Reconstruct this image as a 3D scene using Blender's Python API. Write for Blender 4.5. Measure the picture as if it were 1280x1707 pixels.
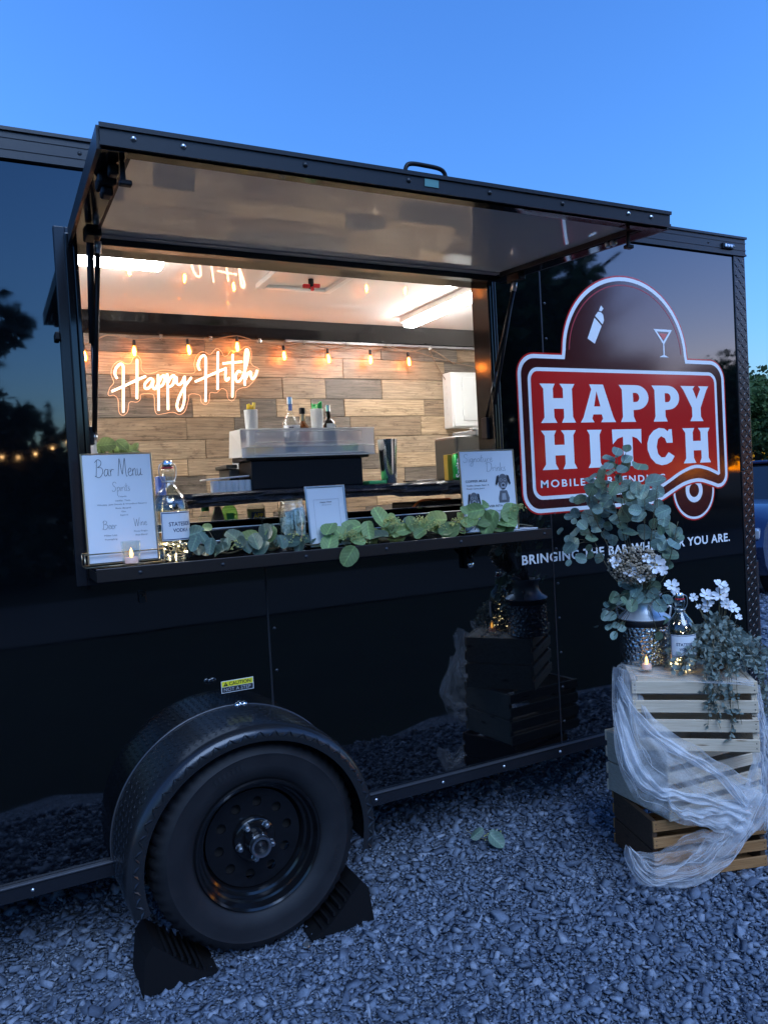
import bpy, bmesh, math, random
import numpy as np
from mathutils import Vector, Matrix, Euler

for o in list(bpy.data.objects):
    bpy.data.objects.remove(o, do_unlink=True)
SC = bpy.context.scene
COL = SC.collection
random.seed(7)
RNG = np.random.default_rng(7)
PI = math.pi

# ---------------------------------------------------------------- camera
CAM_POS = (-0.7166, -2.6825, 1.5056)
YAW, PITCH, ROLL, FPX = 0.4753, -0.0309, -0.05455, 1280.0
cam_data = bpy.data.cameras.new('camera')
cam_data.sensor_fit = 'HORIZONTAL'
cam_data.sensor_width = 36.0
cam_data.lens = 36.0 * FPX / 1280.0
cam_data.clip_start = 0.05
cam_data.clip_end = 3000.0
cam = bpy.data.objects.new('camera', cam_data)
COL.objects.link(cam)
fw = Vector((math.sin(YAW) * math.cos(PITCH), math.cos(YAW) * math.cos(PITCH), math.sin(PITCH)))
rt = Vector((math.cos(YAW), -math.sin(YAW), 0))
up = rt.cross(fw)
r2 = math.cos(ROLL) * rt + math.sin(ROLL) * up
u2 = -math.sin(ROLL) * rt + math.cos(ROLL) * up
m3 = Matrix((r2, u2, -fw)).transposed()
cam.matrix_world = Matrix.Translation(CAM_POS) @ m3.to_4x4()
SC.camera = cam

# ---------------------------------------------------------------- dusk sky and added fill sun
SUN_EL = math.radians(0.0)
SUN_DIR = Vector((0.77, -0.64, 0.0)).normalized()          # where the sun has just set
world = bpy.data.worlds.new('World')
SC.world = world
world.use_nodes = True
wn, wl = world.node_tree.nodes, world.node_tree.links
wn.clear()
sky = wn.new('ShaderNodeTexSky')
sky.sky_type = 'NISHITA'
sky.sun_disc = False
sky.sun_elevation = SUN_EL
sky.sun_rotation = math.atan2(SUN_DIR.x, SUN_DIR.y)
sky.air_density = 1.0
sky.dust_density = 0.5
sky.ozone_density = 3.0
tint = wn.new('ShaderNodeMix')
tint.data_type = 'RGBA'
tint.blend_type = 'MULTIPLY'
tint.inputs['Factor'].default_value = 1.0
wl.new(sky.outputs['Color'], tint.inputs[6])
tint.inputs[7].default_value = (0.50, 0.74, 1.0, 1)          # camera white balance set for the warm lamps
bg = wn.new('ShaderNodeBackground')
bg.inputs['Strength'].default_value = 0.128
wl.new(tint.outputs[2], bg.inputs['Color'])
wo = wn.new('ShaderNodeOutputWorld')
wl.new(bg.outputs[0], wo.inputs[0])

sun_data = bpy.data.lights.new('fill_sun', 'SUN')
sun_data.energy = 0.165
sun_data.angle = math.radians(40)          # added soft fill from high behind the camera, brightening the outdoor things
sun_data.color = (0.48, 0.67, 1.0)
sun = bpy.data.objects.new('fill_sun', sun_data)
COL.objects.link(sun)
sun.rotation_euler = (-(SUN_DIR * 0.15 + Vector((-0.20, -0.70, 0.86)))).to_track_quat('-Z', 'Y').to_euler()

SC.view_settings.view_transform = 'Standard'
SC.view_settings.look = 'None'
SC.view_settings.exposure = 4.32
SC.view_settings.gamma = 1.0
SC.render.engine = 'CYCLES'
SC.cycles.use_denoising = True
try:
    SC.cycles.denoiser = 'OPENIMAGEDENOISE'
except Exception:
    pass
SC.cycles.max_bounces = 10
SC.cycles.transparent_max_bounces = 16
SC.cycles.sample_clamp_indirect = 6.0
SC.cycles.caustics_reflective = False
SC.cycles.caustics_refractive = False

# ---------------------------------------------------------------- mesh helpers
def mesh(v, f, smooth=False, name='mesh'):
    m = bpy.data.meshes.new(name)
    m.from_pydata([tuple(p) for p in v], [], [tuple(q) for q in f])
    if smooth:
        m.polygons.foreach_set('use_smooth', [True] * len(m.polygons))
    m.update()
    return m

def gjoin(gs):
    V, F = [], []
    for v, f in gs:
        b = len(V)
        V += [tuple(p) for p in v]
        F += [tuple(i + b for i in q) for q in f]
    return V, F

def gx(g, M):
    return [tuple(M @ Vector(p)) for p in g[0]], g[1]

def gbox(x0, x1, y0, y1, z0, z1):
    v = [(x0, y0, z0), (x1, y0, z0), (x1, y1, z0), (x0, y1, z0), (x0, y0, z1), (x1, y0, z1), (x1, y1, z1), (x0, y1, z1)]
    return v, [(0, 3, 2, 1), (4, 5, 6, 7), (0, 1, 5, 4), (1, 2, 6, 5), (2, 3, 7, 6), (3, 0, 4, 7)]

def gbev(x0, x1, y0, y1, z0, z1, b=0.004, seg=2):
    bm = bmesh.new()
    vs = [bm.verts.new(p) for p in gbox(x0, x1, y0, y1, z0, z1)[0]]
    for q in gbox(0, 1, 0, 1, 0, 1)[1]:
        bm.faces.new([vs[i] for i in q])
    b = min(b, 0.45 * min(x1 - x0, y1 - y0, z1 - z0))
    bmesh.ops.bevel(bm, geom=bm.edges[:], offset=b, segments=seg, affect='EDGES', profile=0.5)
    bm.verts.index_update()
    v = [tuple(p.co) for p in bm.verts]
    f = [tuple(q.index for q in fc.verts) for fc in bm.faces]
    bm.free()
    return v, f

def glathe(prof, n=32, axis='z', c=(0, 0, 0), close=False):
    """prof: list of (radius, height)"""
    v, f = [], []
    for r, h in prof:
        for i in range(n):
            a = 2 * PI * i / n
            p = (r * math.cos(a), r * math.sin(a), h)
            if axis == 'y':
                p = (p[0], p[2], p[1])
            v.append((p[0] + c[0], p[1] + c[1], p[2] + c[2]))
    m = len(prof)
    for j in range(m - 1 + (1 if close else 0)):
        a, b = j * n, ((j + 1) % m) * n
        for i in range(n):
            k = (i + 1) % n
            q = (a + i, a + k, b + k, b + i)
            f.append(q if axis == 'z' else q[::-1])
    return v, f

def catmull(pts, n=6, cyc=False):
    P = [Vector(p) for p in pts]
    if len(P) < 3:
        return P
    out = []
    N = len(P)
    rng = range(N) if cyc else range(N - 1)
    for i in rng:
        if cyc:
            p0, p1, p2, p3 = P[i - 1], P[i], P[(i + 1) % N], P[(i + 2) % N]
        else:
            p0, p1, p2, p3 = P[max(i - 1, 0)], P[i], P[i + 1], P[min(i + 2, N - 1)]
        for k in range(n):
            t = k / n
            out.append(0.5 * ((2 * p1) + (-p0 + p2) * t + (2 * p0 - 5 * p1 + 4 * p2 - p3) * t * t + (-p0 + 3 * p1 - 3 * p2 + p3) * t ** 3))
    if not cyc:
        out.append(P[-1])
    return out

def gtube(pts, r, n=6, cyc=False, cap=True):
    P = [Vector(p) for p in pts]
    N = len(P)
    v, f = [], []
    ref = None
    for i in range(N):
        if cyc:
            t = (P[(i + 1) % N] - P[i - 1])
        else:
            t = P[min(i + 1, N - 1)] - P[max(i - 1, 0)]
        if t.length < 1e-9:
            t = Vector((0, 0, 1))
        t.normalize()
        if ref is None:
            ref = t.orthogonal().normalized()
        ref = (ref - t * ref.dot(t))
        if ref.length < 1e-6:
            ref = t.orthogonal()
        ref.normalize()
        b = t.cross(ref)
        rr = r[i] if isinstance(r, (list, tuple)) else r
        for k in range(n):
            a = 2 * PI * k / n
            v.append(tuple(P[i] + rr * (math.cos(a) * ref + math.sin(a) * b)))
    for i in range(N if cyc else N - 1):
        a, b2 = i * n, ((i + 1) % N) * n
        for k in range(n):
            k2 = (k + 1) % n
            f.append((a + k, a + k2, b2 + k2, b2 + k))
    if cap and not cyc:
        f.append(tuple(range(n))[::-1])
        f.append(tuple((N - 1) * n + k for k in range(n)))
    return v, f

def gsphere(c, r, seg=10, rings=6, s=(1, 1, 1)):
    v = [(c[0], c[1], c[2] - r * s[2])]
    f = []
    for j in range(1, rings):
        th = -PI / 2 + PI * j / rings
        for i in range(seg):
            a = 2 * PI * i / seg
            v.append((c[0] + r * s[0] * math.cos(th) * math.cos(a), c[1] + r * s[1] * math.cos(th) * math.sin(a), c[2] + r * s[2] * math.sin(th)))
    v.append((c[0], c[1], c[2] + r * s[2]))
    for i in range(seg):
        k = (i + 1) % seg
        f.append((0, 1 + k, 1 + i))
        for j in range(rings - 2):
            a = 1 + j * seg
            f.append((a + i, a + k, a + seg + k, a + seg + i))
        f.append((len(v) - 1, 1 + (rings - 2) * seg + i, 1 + (rings - 2) * seg + k))
    return v, f

_TMP = []
def flat_geo(polys, depth=0.0):
    """2D outlines (holes by even-odd) -> filled sheet in the x,y plane, front at +depth."""
    cu = bpy.data.curves.new('tmp', 'CURVE')
    cu.dimensions = '2D'
    cu.fill_mode = 'BOTH'
    cu.extrude = depth / 2
    for p in polys:
        s = cu.splines.new('POLY')
        s.points.add(len(p) - 1)
        for i, q in enumerate(p):
            s.points[i].co = (q[0], q[1], 0, 1)
        s.use_cyclic_u = True
    return _curve_geo(cu)

def _curve_geo(cu):
    ob = bpy.data.objects.new('tmp', cu)
    COL.objects.link(ob)
    dg = bpy.context.evaluated_depsgraph_get()
    dg.update()
    me = ob.evaluated_get(dg).to_mesh()
    v = [tuple(x.co) for x in me.vertices]
    f = [tuple(p.vertices) for p in me.polygons]
    ob.evaluated_get(dg).to_mesh_clear()
    bpy.data.objects.remove(ob, do_unlink=True)
    bpy.data.curves.remove(cu)
    return v, f

def text_geo(s, width=None, height=None, bold=0.0, spacing=1.0, depth=0.0, shear=0.0):
    """text filled sheet in x,y plane scaled to width x height, lower left at 0,0"""
    cu = bpy.data.curves.new('tmp', 'FONT')
    cu.body = s
    cu.size = 1.0
    cu.offset = bold
    cu.space_character = spacing
    cu.shear = shear
    cu.extrude = 0.0
    cu.resolution_u = 3
    v, f = _curve_geo(cu)
    if not v:
        return v, f
    a = np.array(v)
    lo, hi = a.min(0), a.max(0)
    sx = width / (hi[0] - lo[0]) if width else None
    sy = height / (hi[1] - lo[1]) if height else None
    sx = sx or sy
    sy = sy or sx
    v = [((p[0] - lo[0]) * sx, (p[1] - lo[1]) * sy, 0.0) for p in v]
    return v, f

def on_wall(g, x=0.0, z=0.0, y=0.0, s=1.0):
    """x,y plane sheet -> x,z plane facing -y"""
    return [(p[0] * s + x, y - p[2], p[1] * s + z) for p in g[0]], g[1]

# ---------------------------------------------------------------- object helpers
def wloc(o):
    L = Vector((0, 0, 0))
    while o is not None:
        L += o.location
        o = o.parent
    return L

def thing(name, label, cat, loc=(0, 0, 0), group=None, kind=None):
    o = bpy.data.objects.new(name, None)
    o.empty_display_size = 0.05
    COL.objects.link(o)
    o.location = loc
    o['label'] = label
    o['category'] = cat
    if group:
        o['group'] = group
    if kind:
        o['kind'] = kind
    return o

def part(name, g, mt, parent=None, smooth=False, label=None, kind=None, auto=None):
    """geometry in world coordinates -> one mesh object under parent"""
    me = mesh(g[0], g[1], smooth, name) if isinstance(g, tuple) else g
    L = wloc(parent) if parent else Vector((0, 0, 0))
    if isinstance(g, tuple) and L.length > 0:
        me.transform(Matrix.Translation(-L))
    if mt is not None:
        me.materials.append(mt)
    if auto:
        me.polygons.foreach_set('use_smooth', [True] * len(me.polygons))
        me.set_sharp_from_angle(angle=math.radians(auto))
    o = bpy.data.objects.new(name, me)
    COL.objects.link(o)
    if parent:
        o.parent = parent
    if label:
        o['label'] = label
    if kind:
        o['kind'] = kind
    return o

def each(name, gs, mt, parent, smooth=False, auto=None):
    for g in gs:
        part(name, g, mt, parent, smooth, auto=auto)

def islands(g):
    """split a geometry into its connected pieces"""
    v, f = g
    p = list(range(len(v)))
    def find(a):
        while p[a] != a:
            p[a] = p[p[a]]
            a = p[a]
        return a
    for q in f:
        for k in q[1:]:
            p[find(k)] = find(q[0])
    out = {}
    for q in f:
        out.setdefault(find(q[0]), []).append(q)
    res = []
    for fs in out.values():
        ids = sorted({i for q in fs for i in q})
        mp = {a: b for b, a in enumerate(ids)}
        res.append(([v[i] for i in ids], [tuple(mp[i] for i in q) for q in fs]))
    return res

def inst(name, me, M, parent):
    """shared mesh placed by a world matrix under parent (parents carry no rotation)"""
    o = bpy.data.objects.new(name, me)
    COL.objects.link(o)
    o.parent = parent
    o.matrix_local = Matrix.Translation(-wloc(parent)) @ M
    return o

def solo(name, g, mt, label, cat, smooth=False, auto=None, group=None):
    o = part(name, g, mt, None, smooth, label, None, auto)
    o['category'] = cat
    if group:
        o['group'] = group
    return o

# ---------------------------------------------------------------- material helpers
LAMP = 0.05      # lamp brightness against the dusk sky at this exposure
def mat(name, col=(0.5, 0.5, 0.5), rough=0.5, metal=0.0, spec=0.5, coat=0.0, emis=None, estr=0.0, trans=0.0, alpha=1.0, ior=1.45, sss=0.0):
    m = bpy.data.materials.new(name)
    m.use_nodes = True
    b = m.node_tree.nodes['Principled BSDF']
    b.inputs['Base Color'].default_value = (*col, 1)
    b.inputs['Roughness'].default_value = rough
    b.inputs['Metallic'].default_value = metal
    b.inputs['Specular IOR Level'].default_value = spec
    b.inputs['Coat Weight'].default_value = coat
    b.inputs['Coat Roughness'].default_value = 0.04
    b.inputs['Transmission Weight'].default_value = trans
    b.inputs['Alpha'].default_value = alpha
    b.inputs['IOR'].default_value = ior
    if emis:
        b.inputs['Emission Color'].default_value = (*emis, 1)
        b.inputs['Emission Strength'].default_value = estr * LAMP
    return m

def nodes(m):
    return m.node_tree.nodes, m.node_tree.links, m.node_tree.nodes['Principled BSDF']

def coords(m, scale=(1, 1, 1), src='Object', rnd=False):
    n, l, b = nodes(m)
    tc = n.new('ShaderNodeTexCoord')
    mp = n.new('ShaderNodeMapping')
    mp.inputs['Scale'].default_value = scale
    if src == 'World':
        g = n.new('ShaderNodeNewGeometry')
        l.new(g.outputs['Position'], mp.inputs['Vector'])
    else:
        l.new(tc.outputs[src], mp.inputs['Vector'])
    if rnd:
        oi = n.new('ShaderNodeObjectInfo')
        mu = n.new('ShaderNodeVectorMath')
        mu.operation = 'SCALE'
        mu.inputs[0].default_value = (37.0, 19.0, 53.0)
        l.new(oi.outputs['Random'], mu.inputs['Scale'])
        l.new(mu.outputs[0], mp.inputs['Location'])
    return mp.outputs['Vector']

def noise(m, vec, scale=5.0, detail=4.0, rough=0.55, dist=0.0):
    n, l, b = nodes(m)
    t = n.new('ShaderNodeTexNoise')
    t.inputs['Scale'].default_value = scale
    t.inputs['Detail'].default_value = detail
    t.inputs['Roughness'].default_value = rough
    t.inputs['Distortion'].default_value = dist
    l.new(vec, t.inputs['Vector'])
    return t.outputs['Fac']

def ramp(m, fac, stops):
    n, l, b = nodes(m)
    r = n.new('ShaderNodeValToRGB')
    e = r.color_ramp.elements
    while len(e) < len(stops):
        e.new(0.5)
    for i, (p, c) in enumerate(stops):
        e[i].position = p
        e[i].color = (*c, 1) if len(c) == 3 else c
    l.new(fac, r.inputs['Fac'])
    return r.outputs['Color']

def bump(m, h, strength=0.3, dist=0.01, to='Normal'):
    n, l, b = nodes(m)
    bp = n.new('ShaderNodeBump')
    bp.inputs['Strength'].default_value = strength
    bp.inputs['Distance'].default_value = dist
    l.new(h, bp.inputs['Height'])
    l.new(bp.outputs['Normal'], b.inputs[to])
    return bp

def mixc(m, fac, a, b2, mode='MIX'):
    n, l, b = nodes(m)
    x = n.new('ShaderNodeMix')
    x.data_type = 'RGBA'
    x.blend_type = mode
    for s, v in ((0, fac), (6, a), (7, b2)):
        if isinstance(v, (int, float)):
            x.inputs[s].default_value = v
        elif isinstance(v, tuple):
            x.inputs[s].default_value = (*v, 1)
        else:
            l.new(v, x.inputs[s])
    return x.outputs[2]

def emit(name, col, s):
    m = mat(name, (0.8, 0.8, 0.8), 0.5, emis=col, estr=s)
    return m

def thin_glass(name, col=(0.95, 0.97, 0.97), refl=0.05, rough=0.02, edge=0.6):
    m = bpy.data.materials.new(name)
    m.use_nodes = True
    n, l = m.node_tree.nodes, m.node_tree.links
    n.clear()
    o = n.new('ShaderNodeOutputMaterial')
    t = n.new('ShaderNodeBsdfTransparent')
    t.inputs[0].default_value = (*col, 1)
    g = n.new('ShaderNodeBsdfGlossy')
    g.inputs['Color'].default_value = (1, 1, 1, 1)
    g.inputs['Roughness'].default_value = rough
    lw = n.new('ShaderNodeLayerWeight')
    lw.inputs['Blend'].default_value = 0.5
    pw = n.new('ShaderNodeMath')
    pw.operation = 'POWER'
    pw.inputs[1].default_value = 3.0
    l.new(lw.outputs['Facing'], pw.inputs[0])
    ma = n.new('ShaderNodeMath')
    ma.operation = 'MULTIPLY_ADD'
    ma.inputs[1].default_value = edge
    ma.inputs[2].default_value = refl
    l.new(pw.outputs[0], ma.inputs[0])
    mx = n.new('ShaderNodeMixShader')
    l.new(ma.outputs[0], mx.inputs[0])
    l.new(t.outputs[0], mx.inputs[1])
    l.new(g.outputs[0], mx.inputs[2])
    l.new(mx.outputs[0], o.inputs[0])
    return m
# ---------------------------------------------------------------- traced outlines and positions (metres)
NEON = [[(-0.004,2.225),(-0.014,2.249),(-0.01,2.278),(0.008,2.303),(0.024,2.311),(0.034,2.296),(0.032,2.255),(0.027,2.176),(0.018,2.03)],[(0.115,2.34),(0.108,2.227),(0.1,2.108)],[(-0.039,2.151),(0.024,2.179),(0.092,2.212),(0.158,2.242)],[(0.2,2.22),(0.184,2.228),(0.164,2.213),(0.15,2.193),(0.15,2.173),(0.166,2.17),(0.185,2.188),(0.2,2.22),(0.195,2.183),(0.205,2.167),(0.219,2.184),(0.23,2.209)],[(0.23,2.254),(0.226,2.149),(0.221,2.039)],[(0.23,2.204),(0.249,2.239),(0.265,2.247),(0.267,2.224),(0.253,2.191),(0.231,2.179)],[(0.284,2.258),(0.281,2.149),(0.276,2.044)],[(0.284,2.205),(0.306,2.24),(0.323,2.249),(0.324,2.225),(0.31,2.192),(0.286,2.18)],[(0.338,2.241),(0.336,2.21),(0.349,2.194),(0.368,2.209),(0.385,2.244)],[(0.387,2.247),(0.383,2.181),(0.375,2.099),(0.358,2.051),(0.338,2.041),(0.33,2.071),(0.346,2.12),(0.376,2.173),(0.407,2.214),(0.427,2.24)],[(0.481,2.284),(0.472,2.304),(0.476,2.335),(0.493,2.364),(0.511,2.375),(0.522,2.355),(0.519,2.295),(0.504,2.095)],[(0.6,2.401),(0.591,2.287),(0.583,2.168)],[(0.448,2.214),(0.522,2.247),(0.597,2.28),(0.646,2.301)],[(0.643,2.298),(0.636,2.241),(0.645,2.225),(0.662,2.244)],[(0.692,2.388),(0.683,2.257),(0.673,2.122)],[(0.625,2.329),(0.686,2.336),(0.749,2.343)],[(0.738,2.277),(0.72,2.283),(0.702,2.252),(0.706,2.222),(0.724,2.222),(0.747,2.25)],[(0.747,2.25),(0.777,2.327),(0.793,2.391),(0.787,2.42),(0.774,2.404),(0.766,2.311),(0.758,2.196)],[(0.763,2.233),(0.785,2.273),(0.801,2.279),(0.802,2.249),(0.811,2.237),(0.828,2.255),(0.844,2.292)]]
NEON_OUT = [(-0.058,2.139),(-0.044,2.176),(-0.022,2.205),(-0.034,2.254),(-0.018,2.304),(0.019,2.33),(0.053,2.314),(0.081,2.32),(0.096,2.35),(0.12,2.363),(0.139,2.336),(0.139,2.287),(0.167,2.259),(0.211,2.266),(0.241,2.279),(0.286,2.282),(0.33,2.276),(0.375,2.266),(0.439,2.267),(0.456,2.284),(0.45,2.324),(0.473,2.378),(0.511,2.4),(0.551,2.383),(0.573,2.402),(0.598,2.423),(0.624,2.406),(0.64,2.376),(0.665,2.384),(0.686,2.411),(0.725,2.407),(0.756,2.425),(0.781,2.44),(0.811,2.431),(0.816,2.387),(0.808,2.344),(0.828,2.318),(0.858,2.303),(0.845,2.26),(0.815,2.22),(0.776,2.187),(0.741,2.182),(0.704,2.161),(0.695,2.12),(0.671,2.099),(0.647,2.119),(0.643,2.161),(0.612,2.176),(0.579,2.15),(0.539,2.15),(0.529,2.098),(0.506,2.076),(0.481,2.093),(0.474,2.134),(0.415,2.14),(0.402,2.1),(0.378,2.037),(0.344,2.016),(0.305,2.031),(0.245,2.021),(0.213,2.019),(0.201,2.049),(0.201,2.127),(0.174,2.141),(0.127,2.136),(0.12,2.106),(0.099,2.091),(0.058,2.09),(0.045,2.037),(0.018,2.013),(-0.004,2.033),(-0.005,2.106),(-0.026,2.13),(-0.049,2.127)]
EUC = [(1.531,-0.378,1.601,0.0202),(1.602,-0.361,1.613,0.0162),(1.526,-0.337,1.573,0.0202),(1.608,-0.35,1.569,0.0202),(1.609,-0.345,1.544,0.0202),(1.566,-0.459,1.534,0.0303),(1.474,-0.386,1.543,0.0182),(1.569,-0.249,1.516,0.0222),(1.516,-0.358,1.52,0.0182),(1.541,-0.389,1.528,0.0202),(1.552,-0.189,1.491,0.0222),(1.512,-0.295,1.478,0.0202),(1.581,-0.261,1.476,0.0202),(1.488,-0.271,1.455,0.0222),(1.54,-0.276,1.452,0.0202),(1.505,-0.377,1.456,0.0243),(1.61,-0.344,1.466,0.0202),(1.723,-0.387,1.472,0.0324),(1.52,-0.289,1.432,0.0222),(1.522,-0.231,1.402,0.0222),(1.479,-0.208,1.414,0.0202),(1.444,-0.344,1.377,0.0202),(1.572,-0.273,1.371,0.0263),(1.55,-0.298,1.407,0.0283),(1.574,-0.401,1.431,0.0283),(1.568,-0.47,1.436,0.0263),(1.685,-0.352,1.401,0.0243),(1.653,-0.43,1.414,0.0243),(1.708,-0.414,1.432,0.0222),(1.49,-0.162,1.357,0.0182),(1.504,-0.221,1.339,0.0243),(1.558,-0.215,1.337,0.0202),(1.57,-0.372,1.348,0.0303),(1.646,-0.332,1.386,0.0243),(1.68,-0.463,1.352,0.0243),(1.754,-0.398,1.313,0.0243),(1.67,-0.333,1.318,0.0202),(1.571,-0.455,1.34,0.0162),(1.39,-0.272,1.284,0.0202),(1.422,-0.28,1.311,0.0202),(1.568,-0.212,1.304,0.0243),(1.489,-0.283,1.283,0.0162),(1.482,-0.224,1.28,0.0162),(1.403,-0.238,1.231,0.0263),(1.417,-0.195,1.25,0.0162),(1.468,-0.277,1.253,0.0202),(1.573,-0.387,1.271,0.0263),(1.585,-0.334,1.262,0.0202),(1.649,-0.395,1.272,0.0303),(1.72,-0.374,1.298,0.0182),(1.697,-0.414,1.252,0.0243),(1.768,-0.413,1.274,0.0263),(1.778,-0.443,1.261,0.0182),(1.789,-0.416,1.232,0.0222),(1.756,-0.472,1.245,0.0182),(1.662,-0.524,1.223,0.0243),(1.757,-0.422,1.167,0.0263),(1.76,-0.395,1.125,0.0202),(1.529,-0.192,1.206,0.0121),(1.514,-0.27,1.168,0.0202),(1.573,-0.287,1.24,0.0202),(1.625,-0.475,1.226,0.0202),(1.744,-0.417,1.198,0.0142),(1.691,-0.438,1.274,0.0142),(1.551,-0.384,1.056,0.0263),(1.479,-0.377,1.02,0.0202),(1.684,-0.353,1.02,0.0202),(1.726,-0.357,1.007,0.0202),(1.545,-0.433,1.022,0.0243),(1.653,-0.339,1.047,0.0162),(1.643,-0.437,1.053,0.0202),(1.403,-0.28,1.178,0.0202),(1.547,-0.378,1.449,0.0222),(1.606,-0.303,1.397,0.0243),(1.65,-0.316,1.373,0.0202),(1.552,-0.451,1.455,0.0202),(1.571,-0.312,1.322,0.0202),(1.546,-0.446,1.366,0.0202),(1.561,-0.274,1.297,0.0182),(1.548,-0.368,1.3,0.0162),(1.68,-0.343,1.367,0.0202),(1.718,-0.351,1.364,0.0202),(1.522,-0.4,1.022,0.0212),(1.506,-0.344,0.987,0.0212),(1.47,-0.366,0.943,0.0188),(1.444,-0.361,0.948,0.0188),(1.509,-0.379,1.002,0.0235),(1.517,-0.435,0.988,0.0212),(1.601,-0.5,0.985,0.0235),(1.467,-0.356,0.898,0.0141),(1.494,-0.365,0.903,0.0141),(1.492,-0.4,0.896,0.0141),(1.465,-0.384,0.868,0.0141),(1.619,-0.463,0.895,0.0165),(1.599,-0.489,0.865,0.0141),(1.616,-0.452,0.821,0.0141),(1.638,-0.478,0.919,0.0165),(1.628,-0.512,1.007,0.0212),(1.549,-0.429,1.044,0.0235),(1.58,-0.454,1.007,0.0212),(1.602,-0.465,1.029,0.0212)]
GARLAND = [(-0.112,-0.148,1.391,0.0231),(-0.13,-0.19,1.362,0.021),(-0.118,-0.19,1.332,0.021),(-0.077,-0.19,1.35,0.021),(-0.074,-0.151,1.404,0.0168),(-0.041,-0.19,1.329,0.0252),(0.019,-0.147,1.365,0.0294),(0.025,-0.19,1.35,0.0189),(0.078,-0.124,1.359,0.0276),(0.077,-0.19,1.346,0.0277),(0.093,-0.19,1.324,0.0257),(0.124,-0.155,1.373,0.0279),(0.141,-0.16,1.364,0.0216),(0.15,-0.14,1.388,0.013),(-0.094,-0.173,1.369,0.0189),(-0.02,-0.19,1.347,0.0189),(0.041,-0.19,1.334,0.019),(0.168,-0.19,1.338,0.0196),(0.203,-0.19,1.339,0.0242),(0.233,-0.19,1.327,0.0222),(0.355,-0.169,1.369,0.0273),(0.356,-0.122,1.355,0.0226),(0.343,-0.19,1.313,0.0295),(0.447,-0.154,1.364,0.0324),(0.451,-0.19,1.324,0.0209),(0.397,-0.235,1.277,0.03),(0.402,-0.152,1.35,0.0229),(0.499,-0.189,1.361,0.0258),(0.565,-0.161,1.394,0.0308),(0.606,-0.149,1.364,0.031),(0.542,-0.189,1.33,0.0284),(0.621,-0.147,1.34,0.0311),(0.647,-0.146,1.325,0.0241),(0.594,-0.186,1.398,0.0143),(0.685,-0.146,1.363,0.0291),(0.713,-0.157,1.324,0.0293),(0.752,-0.142,1.346,0.0221),(0.768,-0.165,1.364,0.0222),(0.819,-0.141,1.372,0.0347),(0.81,-0.138,1.34,0.0297),(0.822,-0.188,1.329,0.0249),(0.848,-0.186,1.329,0.0326),(0.897,-0.143,1.333,0.0276),(0.94,-0.123,1.366,0.0253),(0.957,-0.172,1.353,0.0229),(0.981,-0.158,1.396,0.0332),(1.019,-0.149,1.365,0.0359),(1.049,-0.168,1.352,0.0387),(1.117,-0.165,1.342,0.0365),(1.147,-0.168,1.381,0.0341),(1.125,-0.164,1.325,0.034),(1.029,-0.148,1.417,0.018),(0.926,-0.169,1.402,0.0152),(1.087,-0.164,1.323,0.026),(0.393,-0.136,1.329,0.0206),(0.714,-0.188,1.33,0.022),(0.497,-0.15,1.336,0.021),(0.537,-0.139,1.324,0.0212),(0.654,-0.168,1.345,0.0241),(0.685,-0.174,1.368,0.0243),(0.283,-0.134,1.337,0.0201)]
FLOWERS_A = [(1.471,-0.407,1.163,0.0243),(1.511,-0.445,1.125,0.0303),(1.581,-0.512,1.149,0.0384),(1.554,-0.486,1.172,0.0222),(1.618,-0.547,1.065,0.0283),(1.535,-0.468,1.096,0.0182)]
FLOWERS_B = [(1.746,-0.663,1.065,0.026),(1.711,-0.63,1.024,0.0294),(1.747,-0.664,1.028,0.0294),(1.764,-0.68,0.989,0.0242),(1.677,-0.597,1.019,0.0173),(1.778,-0.693,0.975,0.0225),(1.708,-0.626,0.976,0.0156)]
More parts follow.
